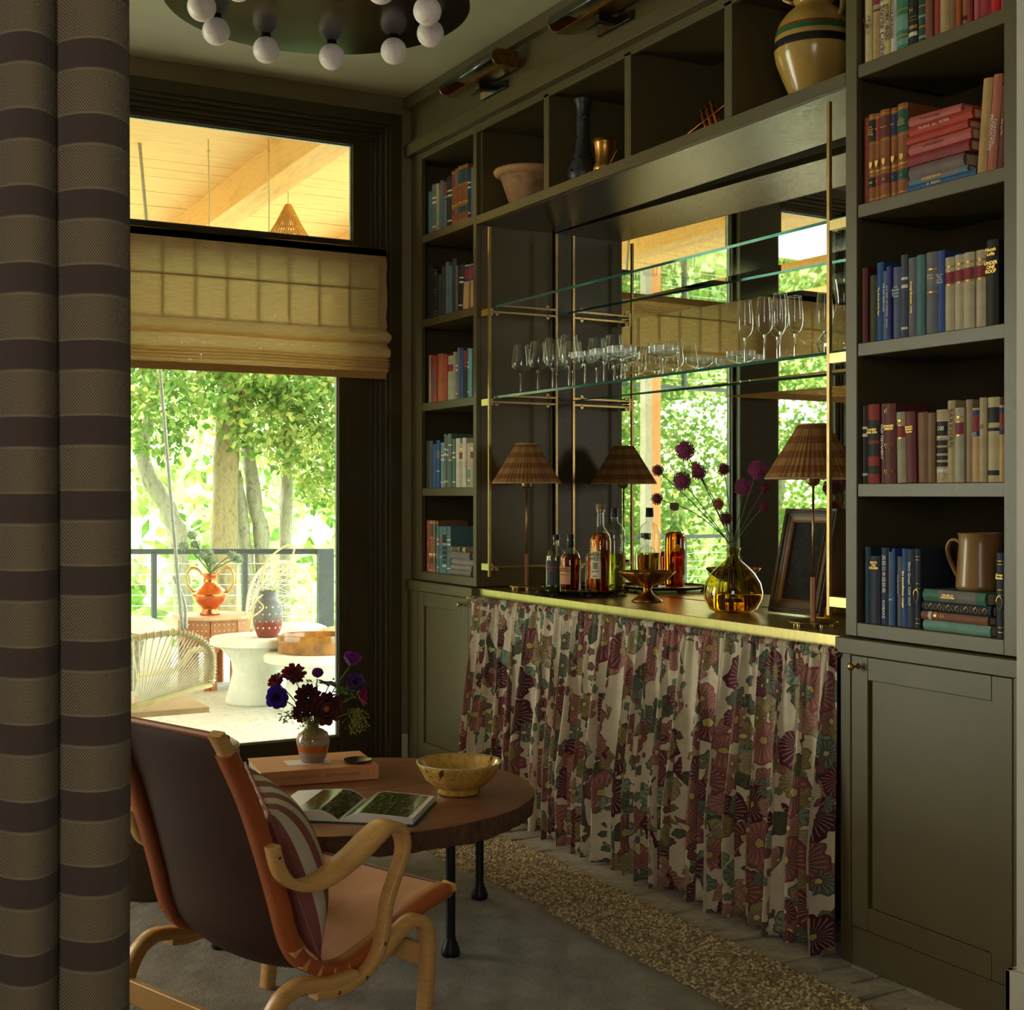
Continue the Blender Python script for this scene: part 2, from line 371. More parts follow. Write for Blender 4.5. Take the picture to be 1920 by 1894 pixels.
cd = g.mix(g.ma('MULTIPLY_ADD', tw, .22, .25), K(66, 52, 44), K(104, 88, 74))
fr2 = g.ma('LESS_THAN', g.ma('ABSOLUTE', g.ma('SUBTRACT', fr, .60)), .018); fr3 = g.ma('LESS_THAN', fr, .03)
base = g.mix(band, cd, cl); base = g.mix(g.ma('MULTIPLY', g.ma('ADD', fr2, fr3), .55), base, K(150, 134, 104))
hh = g.ma('ADD', g.ma('MULTIPLY', chk, band), g.ma('MULTIPLY', g.ma('MULTIPLY', tw, .5), g.ma('SUBTRACT', 1.0, band)))
WOOLC = g.done(g.bsdf(col=base, ro=.95, sh=.25, nor=g.bump(hh, .5, .0015)))
# chintz: hollyhocks and leaves on cream (UV in metres)
g = G('hollyhock_chintz'); uv = g.n('TexCoord').outputs['UV']
wob = g.n('TexNoise', {'Vector': uv, 'Scale': 9, 'Detail': 3}).outputs['Color']
uvw = g.n('VectorMath', {0: uv, 1: g.n('VectorMath', {0: g.n('VectorMath', {0: wob, 1: (.5, .5, .5)}, operation='SUBTRACT').outputs[0], 1: (.035, .035, 0)}, operation='MULTIPLY').outputs[0]}, operation='ADD').outputs[0]
sx = g.n('SeparateXYZ', {0: uv}); U, Vv = sx.outputs[0], sx.outputs[1]
vine = g.ma('ADD', g.ma('SINE', g.ma('ADD', g.ma('MULTIPLY', U, 2*pi/.26), g.ma('MULTIPLY', g.noise(3.1, uv, 3), 5))), g.ma('MULTIPLY', g.ma('SUBTRACT', g.noise(5, uv, 2), .5), 1.2))
def blossoms(scale, off, Rr, pal, thr, lobes, inner, vein, leaf=False, vthr=-.4):
    p = g.n('Mapping', {'Vector': uvw, 'Location': (off, off*.37, 0), 'Scale': (scale, scale, scale)}).outputs[0]
    vo = g.n('TexVoronoi', {'Vector': p, 'Scale': 1.0, 'Randomness': .85}, voronoi_dimensions='2D')
    d = g.n('VectorMath', {0: p, 1: vo.outputs['Position']}, operation='SUBTRACT').outputs[0]
    q = g.n('SeparateXYZ', {0: d}); rc = g.n('SeparateColor', {0: vo.outputs['Color']})
    an = g.ma('ADD', g.ma('ARCTAN2', q.outputs[1], q.outputs[0]), g.ma('MULTIPLY', rc.outputs[0], 6.28))
    rad = vo.outputs['Distance']
    lob = g.ma('MULTIPLY_ADD', g.ma('ABSOLUTE', g.ma('COSINE', g.ma('MULTIPLY', an, lobes/2))), .22, .80)
    lob = g.ma('ADD', lob, g.ma('MULTIPLY', g.ma('SINE', g.ma('MULTIPLY', an, 13)), .03))
    Re = g.ma('MULTIPLY', lob, g.ma('MULTIPLY_ADD', rc.outputs[1], Rr*.35, Rr*.72))
    t = g.ma('DIVIDE', rad, Re)
    mask = g.ma('MULTIPLY', g.ma('LESS_THAN', t, 1.0), g.ma('MULTIPLY', g.ma('GREATER_THAN', rc.outputs[2], thr), g.ma('GREATER_THAN', vine, vthr)))
    n_ = len(pal); col = g.ramp(rc.outputs[0], [(i/n_, c[:3]) for i, c in enumerate(pal)], 'CONSTANT')
    streak = g.ma('MULTIPLY', g.ma('GREATER_THAN', g.ma('SINE', g.ma('MULTIPLY', an, vein)), .55), g.ma('MULTIPLY', g.ma('GREATER_THAN', t, .22), g.ma('LESS_THAN', t, .85)))
    if leaf:
        col = g.mix(g.ma('MULTIPLY', streak, .6), col, K(62, 62, 52)); col = g.mix(g.ma('MULTIPLY', g.ma('GREATER_THAN', t, .90), .75), col, K(54, 46, 38))
    else:
        dark = g.mix(.6, col, K(58, 16, 28)); col = g.mix(g.ma('MULTIPLY', g.ma('SUBTRACT', 1.0, g.ma('SMOOTH_MIN', t, 1.0, .1)), 1.1, clamp=True), col, dark)
        col = g.mix(g.ma('MULTIPLY', streak, .45), col, K(206, 176, 160)); col = g.mix(g.ma('MULTIPLY', g.ma('GREATER_THAN', t, .92), .5), col, K(86, 34, 44))
        col = g.mix(g.ma('LESS_THAN', t, .17), col, inner)
    return mask, col
CRM = g.ramp(g.noise(30, uv, 4), [(.3, K(214, 200, 172)[:3]), (.7, K(230, 218, 194)[:3])])
res = CRM
SAGE = [K(128, 146, 124), K(104, 122, 98), K(150, 164, 140), K(86, 92, 66)]
for args in ((10.5, 3.1, .46, SAGE, .30, 3, None, 9, True, -.95), (24, 7.7, .42, [K(96, 106, 84), K(124, 134, 104), K(120, 84, 70), K(146, 96, 84)], .52, 5, None, 7, True, -1.0),
             (8.8, 1.3, .48, [K(150, 140, 80), K(182, 128, 112), K(164, 104, 92), K(172, 160, 112)], .36, 5, K(214, 206, 140), 19, False, -.9),
             (6.3, 5.2, .49, [K(104, 34, 52), K(126, 56, 62), K(176, 108, 100), K(84, 26, 40), K(150, 88, 84)], .24, 5, K(196, 178, 96), 23, False, -.75),
             (11, 9.4, .46, [K(112, 40, 54), K(150, 132, 74), K(186, 140, 124), K(96, 118, 100)], .58, 5, K(220, 206, 150), 15, False, -.5)):
    mk, cc = blossoms(*args); res = g.mix(mk, res, cc)
lin = g.noise(500, uv, 2)
d = g.bsdf(col=res, ro=.8, sh=.1, nor=g.bump(lin, .15, .001)); t = g.n('BsdfTranslucent', {0: res}).outputs[0]
CHINTZ = g.done(g.n('MixShader', {0: .08, 1: d, 2: t}).outputs[0])
# cushion stripes
g = G('striped_cushion'); s_ = g.n('SeparateXYZ', {0: g.n('TexCoord').outputs['UV']}); fr = g.ma('FRACT', g.ma('MULTIPLY_ADD', s_.outputs[0], 4.6, .28))
STRIPE = g.done(g.bsdf(col=g.mix(g.ma('LESS_THAN', fr, .5), K(206, 198, 180), K(140, 86, 82)), ro=.9, nor=g.bump(g.noise(400, None, 2), .2, .001)))
# pleated plaid lampshade
g = G('plaid_shade'); uv = g.n('TexCoord').outputs['UV']; s_ = g.n('SeparateXYZ', {0: uv})
b1 = g.ma('GREATER_THAN', g.ma('SINE', g.ma('MULTIPLY', s_.outputs[1], 2*pi*4.0)), 0); b2 = g.ma('GREATER_THAN', g.ma('SINE', g.ma('MULTIPLY', s_.outputs[0], 2*pi*11)), 0)
col = g.mix(b1, K(176, 122, 78), K(206, 164, 106)); col = g.mix(g.ma('MULTIPLY', b2, .35), col, K(156, 100, 66))
d = g.n('BsdfDiffuse', {0: col}).outputs[0]; t = g.n('BsdfTranslucent', {0: col}).outputs[0]
PLAID = g.done(g.n('MixShader', {0: .42, 1: d, 2: t}).outputs[0])
g = G('alabaster'); a = g.noise(16, g.obj(), 5, .6, 1.2)
ALAB = g.done(g.bsdf(col=g.ramp(a, [(.35, K(232, 216, 200)[:3]), (.6, K(246, 238, 228)[:3]), (.72, K(226, 176, 140)[:3])]), ro=.35, ss=.15, em=(1, .93, .84, 1), es=.06))
g = G('dark_bronze'); BRONZE = g.done(g.bsdf(col=K(48, 36, 28), ro=.18, me=.6, nor=g.bump(g.noise(12, g.obj(), 3), .03, .01)))
g = G('yellow_slipware'); v = g.obj(); a = g.noise(26, v, 3, .6, 1.5); dr = g.ma('GREATER_THAN', g.noise(9, g.n('Mapping', {'Vector': v, 'Scale': (2.2, 2.2, .6)}).outputs[0], 3, .6, .8), .635)
YEL = g.done(g.bsdf(col=g.mix(dr, g.ramp(a, [(.3, K(176, 132, 48)[:3]), (.6, K(206, 168, 82)[:3]), (.8, K(190, 140, 60)[:3])]), K(86, 44, 20)), ro=.16, co=.5))
# ------------------------------------------------------------------ room shell
ZC = 3.19; YW = 5.85; XU = 2.69; XB = 2.671; YN0, YN1 = 2.905, 5.175
floor = struct(MB().box(-2.7, 3.45, -1.8, YW+.02, -.12, -.012).build('floor', MORT))
r2 = random.Random(3); bm_ = []
for k in range(4):
    bxm = MB(); W, D, H = .197, .096, .012
    pts = []
    for (x, y) in ((0, 0), (W, 0), (W, D), (0, D)): pts.append((x+r2.uniform(-.003, .003), y+r2.uniform(-.003, .003)))
    v = [(x, y, -.03) for x, y in pts]+[(x, y, 0+r2.uniform(-.003, .002)) for x, y in pts]
    v += [(W/2+r2.uniform(-.02, .02), D/2, r2.uniform(0, .003))]
    bxm.add(v, [(0, 1, 5, 4), (1, 2, 6, 5), (2, 3, 7, 6), (3, 0, 4, 7), (4, 5, 8), (5, 6, 8), (6, 7, 8), (7, 4, 8)])
    b = bxm.build('brick', BRICK, loc=(0, 0, 0)); bm_.append(b.data); bpy.data.objects.remove(b)
for j in range(44):
    for i in range(3):
        b = bpy.data.objects.new('brick', bm_[r2.randrange(4)]); COL.objects.link(b); b.parent = floor
        b.location = Vector((2.255+i*.205+(.1 if j % 2 else 0), 1.3+j*.104, r2.uniform(-.004, .002)))-org(floor)
        b.rotation_euler = (r2.uniform(-.015, .015), r2.uniform(-.015, .015), r2.uniform(-.02, .02))
struct(MB().box(-2.7, 3.45, -1.8, YW+.2, ZC, ZC+.12).build('ceiling', CEIL))
# garden wall: opening x .40 .. 2.575, z .06 .. 3.045
wall = MB().box(2.575, 3.45, YW, YW+.22, -.1, ZC).box(-2.7, -2.4, YW, YW+.22, -.1, ZC).box(-.3, .40, YW, YW+.22, -.1, ZC).box(-2.4, -.3, YW, YW+.22, -.1, .25).box(-2.4, -.3, YW, YW+.22, 2.85, ZC).box(.40, 2.575, YW, YW+.22, 3.045, ZC).box(.40, 2.575, YW, YW+.22, -.1, .06)  # the other opening, past the curtain, is added to admit the fill lamp
struct(wall.build('wall_back', WALLP))
struct(MB().box(3.25, 3.45, -1.8, YW, -.1, ZC).build('wall_right', WALLP))
struct(MB().box(-2.85, -2.7, -1.8, YW+.2, -.1, ZC).build('wall_left', WALLP))
struct(MB().box(-2.7, 3.45, -2.0, -1.8, -.1, ZC).build('wall_front', WALLP))
# pale wall end beside the near book tower, with its base block
struct(MB().box(2.615, 3.25, 1.2, 2.243, -.01, ZC).build('wall_end', PALE, bevel=.002))
struct(MB().box(2.595, 2.615, 1.2, 2.258, -.01, .183).box(2.595, 2.66, 2.243, 2.258, -.01, .183).build('baseboard_right', PALE, bevel=.002))
struct(MB().box(2.63, 2.668, YW-.018, YW, -.01, .185).build('baseboard_back', PALE, bevel=.002))

pw = struct(MB().box(-.29, .335, YW-.012, YW, 0, 3.1).build('wall_panelling', CEDAR))
for k in range(4): MB().box(-.29+k*.157, -.29+k*.157+.150, YW-.026, YW-.012, 0, 3.1).build('board', CEDAR, pw, bevel=.002)
# ------------------------------------------------------------------ garden window
def ring(mb, x0, x1, z0, z1, w_, y0, y1, mi=0):
    mb.box(x0, x0+w_, y0, y1, z0, z1, mi).box(x1-w_, x1, y0, y1, z0, z1, mi).box(x0+w_, x1-w_, y0, y1, z1-w_, z1, mi).box(x0+w_, x1-w_, y0, y1, z0, z0+w_, mi)
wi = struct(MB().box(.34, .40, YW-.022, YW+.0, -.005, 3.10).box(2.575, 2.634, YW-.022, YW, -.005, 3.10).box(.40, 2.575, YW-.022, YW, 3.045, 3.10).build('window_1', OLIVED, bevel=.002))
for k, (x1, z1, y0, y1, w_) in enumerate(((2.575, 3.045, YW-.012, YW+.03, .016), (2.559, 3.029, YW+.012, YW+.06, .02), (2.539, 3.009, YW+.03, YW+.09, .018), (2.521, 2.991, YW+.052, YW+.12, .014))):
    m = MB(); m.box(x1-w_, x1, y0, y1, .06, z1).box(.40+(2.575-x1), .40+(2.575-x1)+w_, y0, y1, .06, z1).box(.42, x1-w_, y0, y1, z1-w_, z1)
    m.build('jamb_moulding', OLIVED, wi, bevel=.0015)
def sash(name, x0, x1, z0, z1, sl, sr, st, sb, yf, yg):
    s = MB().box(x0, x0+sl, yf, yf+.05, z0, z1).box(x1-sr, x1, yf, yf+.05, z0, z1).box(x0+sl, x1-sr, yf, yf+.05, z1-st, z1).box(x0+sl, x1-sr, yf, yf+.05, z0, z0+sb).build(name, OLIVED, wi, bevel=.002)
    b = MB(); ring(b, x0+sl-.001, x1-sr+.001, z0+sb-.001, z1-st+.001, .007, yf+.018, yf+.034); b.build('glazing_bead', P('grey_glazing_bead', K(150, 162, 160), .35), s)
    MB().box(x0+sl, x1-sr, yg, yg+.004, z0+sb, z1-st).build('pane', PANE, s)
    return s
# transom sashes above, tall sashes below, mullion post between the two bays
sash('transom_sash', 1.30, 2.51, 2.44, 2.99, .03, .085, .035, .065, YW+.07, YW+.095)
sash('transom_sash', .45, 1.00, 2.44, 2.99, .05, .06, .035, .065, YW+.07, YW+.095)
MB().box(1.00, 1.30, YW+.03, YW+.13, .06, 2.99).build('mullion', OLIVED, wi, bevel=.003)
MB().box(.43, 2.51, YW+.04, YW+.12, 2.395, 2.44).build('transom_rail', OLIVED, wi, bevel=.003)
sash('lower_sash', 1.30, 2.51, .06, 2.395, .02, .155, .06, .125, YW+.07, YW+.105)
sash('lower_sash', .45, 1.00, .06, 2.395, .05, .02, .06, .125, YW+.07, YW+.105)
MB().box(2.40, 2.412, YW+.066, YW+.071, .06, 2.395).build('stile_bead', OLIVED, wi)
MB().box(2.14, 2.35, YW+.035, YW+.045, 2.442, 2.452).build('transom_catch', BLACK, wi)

# woven roman shade
prof = smoothpts([(0, 2.458, 0), (0, 2.3, -.002), (0, 2.10, 0), (-.02, 2.07, 0), (-.048, 2.045, 0), (-.04, 2.02, 0), (-.014, 2.008, 0), (-.034, 1.985, 0), (-.04, 1.952, 0), (-.018, 1.944, 0), (-.044, 1.936, 0), (-.022, 1.929, 0), (-.044, 1.922, 0),
                  (-.024, 1.915, 0), (-.042, 1.908, 0), (-.022, 1.901, 0), (-.038, 1.893, 0), (-.03, 1.884, 0), (-.03, 1.852, 0)], 4)
sr = thing('roman_shade', 'folded woven grass roman shade half covering the garden window', 'shade', (1.5, 5.81, 1.85))
SX0, SX1, SYF = .44, 2.552, 5.818
def shf(u, v):
    p = prof[min(len(prof)-1, int(round(v*(len(prof)-1))))]; x = SX0+(SX1-SX0)*u
    e = .004*math.sin(p[1]*90) if u > .999 else 0
    return (x+e-(.014*max(0, (1.935-p[1])/.08) if u > .99 and p[1] < 1.935 else 0), SYF+p[0], p[1]+.003*math.sin(x*7+p[1]*20))
MB().grid(shf, 60, len(prof)-1).build('shade_cloth', SHADE, sr, smooth=True)
for k in range(15):
    x = SX0+.07+k*.1425
    MB().box(x-.0045, x+.0045, SYF+.006, SYF+.009, 1.99, 2.43).build('backing_tape', SHTAPE, sr)
for z in (2.26, 2.075): MB().box(SX0+.01, SX1-.02, SYF+.005, SYF+.009, z, z+.008).build('batten', SHTAPE, sr)
MB().box(SX0, SX1-.02, SYF-.033, SYF-.026, 1.850, 1.884).build('hem_bar', SHADE, sr)
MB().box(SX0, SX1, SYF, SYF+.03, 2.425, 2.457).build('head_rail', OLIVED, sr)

# ------------------------------------------------------------------ cabinetry
BV = .0018
def tower(name, label, y0, y1, s0, s1, over0, over1):
    """open book tower on a panelled base cupboard; y0<y1, s = stile widths at y0 / y1 side"""
    t = thing(name, label, 'bookcase', (XU+.19, (y0+y1)/2, .914))
    MB().box(XU, XU+.022, y0, y0+s0, .916, 2.905).build('stile', OLIVE, t, bevel=BV)
    MB().box(XU, XU+.022, y1-s1, y1, .916, 2.905).build('stile', OLIVE, t, bevel=BV)
    MB().box(XU+.001, XU+.022, y0+s0, y1-s1, .916, .955).build('bottom_rail', OLIVE, t, bevel=BV)
    MB().box(XU+.001, XU+.022, y0+s0, y1-s1, 2.876, 2.905).build('top_rail', OLIVE, t, bevel=BV)
    MB().box(XU+.022, 3.07, y0, y0+.02, .916, 2.905).build('side_panel', OLIVE, t); MB().box(XU+.022, 3.07, y1-.02, y1, .916, 2.905).build('side_panel', OLIVE, t)
    MB().box(3.05, 3.07, y0+.02, y1-.02, .916, 2.905).build('back_panel', OLIVE, t); MB().box(XU+.022, 3.05, y0+.02, y1-.02, .935, .955).build('bottom_panel', OLIVE, t)
    MB().box(XU+.022, 3.05, y0+.02, y1-.02, 2.876, 2.905).build('top_panel', OLIVE, t)
    for z in (1.345, 1.739, 2.128, 2.521):
        MB().box(XU+.004, 3.05, y0+s0 if s0 > .02 else y0+.02, y1-s1, z-.037, z).build('shelf', OLIVE, t, bevel=BV)
    return t
tower('book_tower', 'olive painted book tower between the garden window and the bar', YN1, YW-.004, .031, .115, 0, 0)
tower('book_tower', 'olive painted book tower between the bar and the pale wall end', 2.262, YN0, .083, .045, 0, 0)
def cupboard(label, y0, y1, d0, d1, knoby, ledge):
    t = thing('base_cupboard', label, 'cabinet', (XB+.2, (y0+y1)/2, 0))
    MB().box(XB, XB+.022, y0, d0, 0, .868).build('stile', OLIVE, t, bevel=BV); MB().box(XB, XB+.022, d1, y1, 0, .868).build('stile', OLIVE, t, bevel=BV)
    MB().box(XB+.003, XB+.022, d0, d1, 0, .104).build('kick_panel', OLIVE, t, bevel=BV)
    MB().box(XB+.022, 3.07, y0, y0+.018, 0, .868).build('side_panel', OLIVE, t); MB().box(XB+.022, 3.07, y1-.018, y1, 0, .868).build('side_panel', OLIVE, t)
    MB().box(XB-.010, 3.07, ledge[0], ledge[1], .868, .912).build('ledge', OLIVE, t, bevel=BV)
    g_ = .003; a, b, za, zb, f = d0+g_, d1-g_, .107, .865, .064
    dr = MB().box(XB+.001, XB+.02, a, a+f, za, zb).box(XB+.001, XB+.02, b-f, b, za, zb).box(XB+.001, XB+.02, a+f, b-f, za, za+f).box(XB+.001, XB+.02, a+f, b-f, zb-f, zb).box(XB+.012, XB+.02, a+f, b-f, za+f, zb-f)
    d = dr.build('door', OLIVE, t, bevel=BV)
    kx = XB; k = MB(M=Matrix.Translation((kx+.002, knoby, .836)) @ Matrix.Rotation(-pi/2, 4, 'Y'))
    k.lathe([(0, 0), (.0085, 0), (.0085, .002), (.004, .005), (.0032, .018), (.006, .021), (.0105, .026), (.0112, .030), (.009, .034), (.004, .036), (0, .0362)], 20).build('knob', BRASS, d, smooth=True)
    return t
cupboard('olive cupboard with a brass knob below the book tower by the window', YN1, YW-.004, 5.215, 5.735, 5.255, (YN1-.012, YW-.004))
cupboard('large olive cupboard with a recessed door panel beside the pale wall end', 2.258, YN0, 2.300, 2.865, 2.835, (2.258, YN0+.012))
# header: frieze, mouldings, cubbies
hd = thing('bar_canopy', 'olive cubby cabinet and frieze running above the bar to the ceiling', 'cabinet', (2.9, 4.05, 2.476))
MB().box(XU, 3.07, 2.258, YW-.004, 2.905, 3.17).build('frieze', OLIVE, hd)
MB().box(2.652, XU, 2.258, YW-.004, 2.905, 2.962).build('lower_moulding', OLIVE, hd, bevel=BV)
MB().box(2.668, XU, 2.258, YW-.004, 2.962, 2.978).build('moulding_bead', OLIVE, hd, bevel=BV)
MB().box(2.652, XU, 2.258, YW-.004, 3.13, 3.188).build('crown_moulding', OLIVE, hd, bevel=BV)
MB().box(XU, 3.07, YN0, YN1, 2.476, 2.514).build('cubby_shelf', OLIVE, hd, bevel=BV)
MB().box(XU+.02, 3.07, YN0+.002, YN1-.002, 2.4735, 2.4758).build('soffit_panel', SOFF, hd)
MB().box(XU, XU+.02, YN0, YN1, 2.872, 2.905).build('cubby_rail', OLIVE, hd, bevel=BV)
MB().box(XU+.02, 3.07, YN0, YN1, 2.885, 2.905).build('cubby_top', OLIVE, hd)
MB().box(3.05, 3.07, YN0, YN1, 2.514, 2.885).build('back_panel', OLIVE, hd)
for y in (3.44, 4.012, 4.582): MB().box(XU, 3.05, y-.02, y+.02, 2.514, 2.885).build('divider', OLIVE, hd, bevel=BV)
for y in (YN0, YN1): MB().box(XU+.02, 3.07, min(y, y+(.018 if y == YN0 else -.018)), max(y, y+(.018 if y == YN0 else -.018)), 2.514, 2.885).build('end_panel', OLIVE, hd)
# niche mirror, slightly out of square
mi_ = MB().add([(3.076, YN1-.001, .914), (3.076+(YN1-YN0)*math.tan(R(2.25)), YN0+.001, .914), (3.076+(YN1-YN0)*math.tan(R(2.25)), YN0+.001, 2.4735), (3.076, YN1-.001, 2.4735),
                 (3.10, YN1-.001, .914), (3.20, YN0+.001, .914), (3.20, YN0+.001, 2.4735), (3.10, YN1-.001, 2.4735)],
                [(0, 1, 2, 3), (5, 4, 7, 6), (0, 3, 7, 4), (1, 5, 6, 2), (3, 2, 6, 7), (0, 4, 5, 1)])
tag(mi_.build('bar_mirror', MIRROR), 'large antiqued mirror lining the back of the bar niche', 'mirror')
MB().box(3.07, 3.17, YN0-.002, YN0, .914, 2.476).build('side_return', OLIVE, hd)
# brass counter
tag(MB().box(2.69, 3.25, YN0+.001, YN1-.001, .869, .912).build('brass_counter', BRASSP, bevel=.0015), 'polished brass counter top of the bar above the floral skirt', 'counter')

# brass ladder rails and glass shelves
def rail_frame(label, y, yw):
    t = thing('shelf_rail', label, 'shelf bracket', (2.87, y, .96))
    for x in (2.705, 3.035): MB().box(x-.0055, x+.0055, y-.0055, y+.0055, .965, 2.452).build('upright', BRASS, t)
    for z in (1.005, 1.708, 2.092):
        MB().box(2.711, 3.03, y-.004, y+.004, z-.004, z+.004).build('cross_rail', BRASS, t)
        MB().box(2.70, 2.722, min(y, yw), max(y, yw), z-.014, z+.014).build('wall_bracket', BRASSP, t)
        for x in (2.74, 2.99): MB(M=Matrix.Translation((x, y, z-.008)) @ Matrix.Rotation(pi/2, 4, 'X')).lathe([(.009, -.004), (.009, .004)], 12).build('clip', BRASS, t)
    return t
rail_frame('brass shelf rail beside the window-side end of the bar', 5.083, 5.148); rail_frame('tall brass shelf rail at the near end of the bar', 2.988, YN0+.001)
for z, lb in ((1.722, 'lower glass shelf of the bar holding the stemware'), (2.106, 'upper empty glass shelf of the bar')):
    s = MB().box(2.722, 3.068, YN0+.012, 5.075, z, z+.0095)
    for i, f in enumerate(s.f): s.m[i] = 0 if i < 2 else 1
    tag(s.build('glass_shelf', [SHELFG, SEDGE]), lb, 'shelf')
# ------------------------------------------------------------------ books
PALB = {'cream': K(214, 190, 140), 'cream2': K(226, 206, 168), 'tan': K(190, 160, 110), 'yellow': K(212, 182, 110), 'white': K(214, 206, 196), 'green': K(66, 130, 104), 'green2': K(96, 124, 110), 'dgreen': K(52, 80, 62), 'black': K(40, 38, 36),
 'brownred': K(142, 88, 70), 'red': K(160, 62, 52), 'brown': K(140, 104, 76), 'brown2': K(160, 104, 62), 'orange': K(184, 96, 44), 'orange2': K(176, 84, 50), 'redor': K(188, 60, 48), 'crimson': K(150, 48, 60), 'crimson2': K(162, 46, 58), 'pink': K(196, 100, 96), 'scarlet': K(206, 26, 36), 'rose': K(170, 76, 92),
 'rust': K(140, 66, 40), 'leather': K(156, 92, 48), 'kraft': K(196, 156, 106), 'salmon': K(186, 112, 88), 'maroon': K(112, 52, 50), 'rosepink': K(206, 92, 104), 'darkred': K(92, 30, 34), 'olive': K(74, 76, 52), 'blue': K(48, 88, 150), 'blue2': K(62, 88, 160), 'slate': K(104, 128, 142), 'royal': K(66, 72, 150),
 'slateblue': K(96, 106, 136), 'navygray': K(72, 80, 100), 'navy': K(42, 56, 92), 'gray': K(106, 108, 118), 'gray2': K(112, 114, 122), 'teal': K(86, 128, 136), 'beige': K(198, 184, 156), 'redblack': K(150, 44, 38), 'plum': K(104, 74, 86), 'sage': K(172, 166, 138), 'burgundy': K(120, 54, 62), 'crumple': K(196, 172, 136),
 'khaki': K(190, 170, 128), 'sage2': K(184, 178, 156), 'taupe': K(170, 148, 120), 'peach': K(212, 172, 122), 'khaki2': K(190, 172, 138), 'khaki3': K(204, 184, 142), 'tealdark': K(70, 112, 124), 'char': K(66, 66, 64), 'mauve': K(130, 106, 108), 'aqua': K(120, 172, 178), 'lblue': K(120, 152, 160),
 'tealb': K(20, 66, 84), 'ink': K(50, 52, 76), 'ink2': K(52, 58, 84), 'navygold': K(38, 46, 66), 'mgrey': K(150, 140, 134), 'grey3': K(130, 122, 122), 'turq': K(120, 164, 150), 'greenb': K(74, 126, 104), 'bluepat': K(44, 98, 148), 'gold': K(206, 160, 84), 'label_red': K(142, 48, 60), 'label_navy': K(44, 50, 96), 'label_black': K(36, 34, 34), 'label_green': K(34, 92, 72), 'label_blue': K(40, 60, 120), 'offw': K(224, 218, 204)}
_bm = {}
def cloth(k):
    if k not in _bm:
        c = PALB[k][:3]; g = G('book_'+k); v = g.obj(); n = g.noise(14, v, 5, .6)
        _bm[k] = g.done(g.bsdf(col=g.ramp(n, [(.28, tuple(x*.72 for x in c)), (.55, c), (.8, tuple(min(1, x*1.18) for x in c))]), ro=.3 if k == 'gold' else .62, me=.6 if k == 'gold' else 0, sp=.4, nor=g.bump(g.noise(420, v, 2), .3, .0012)))
    return _bm[k]
# spine decorations: (from, to, colour) as fractions of the height
DEC = {'set': [(.03, .04, 'gold'), (.30, .306, 'gold'), (.66, .666, 'gold'), (.95, .96, 'gold'), (.33, .36, 'gold'), (.17, .28, '@'), (.69, .93, '@')],
       'label': [(.62, .64, 'gold'), (.645, .80, 'label_red'), (.805, .815, 'gold'), (.86, .89, 'gold')],
       'blocks': [(.12, .22, 'label_black'), (.34, .50, 'label_black'), (.54, .80, 'label_black')],
       'threeband': [(.62, .68, 'label_blue'), (.68, .90, 'label_red'), (.90, .97, 'label_blue')],
       'gilt': [(.06, .07, 'gold'), (.12, .127, 'gold'), (.5, .507, 'gold'), (.56, .567, 'gold'), (.86, .867, 'gold'), (.9, .907, 'gold')],
       'blab': [(.08, .14, 'label_black'), (.60, .64, 'label_black'), (.70, .88, 'label_black')],
       'cable': [(.70, .73, 'offw'), (.60, .64, 'offw'), (.1, .13, 'offw')], 'crumple': [(.14, .19, 'offw'), (.22, .28, 'label_black'), (.31, .37, 'label_black'), (.40, .48, 'label_black'), (.51, .58, 'label_black'), (.62, .64, 'offw'), (.64, .84, 'label_black'), (.84, .85, 'offw')],
       'bars': [(.30, .305, 'gold'), (.34, .345, 'gold'), (.2, .24, 'gold'), (.11, .16, 'offw')], 'redtop': [(.62, .64, 'label_black'), (.70, 1.0, 'label_red'), (.66, .67, 'gold')],
       'stripes': [(.15, .17, 'gold'), (.45, .47, 'gold'), (.75, .77, 'gold'), (.05, .12, 'turq'), (.22, .40, 'turq')], 'xx': [(.05, .08, 'turq'), (.30, .33, 'turq'), (.55, .58, 'turq'), (.18, .20, 'gold'), (.43, .45, 'gold'), (.68, .7, 'gold')],
       'greylab': [(.25, .85, 'grey3')], 'banded': [(.62, .78, 'mauve'), (.34, .36, 'offw')], 'title2': [(.50, .52, 'gold'), (.78, .80, 'gold'), (.60, .74, 'grey3')], '': []}
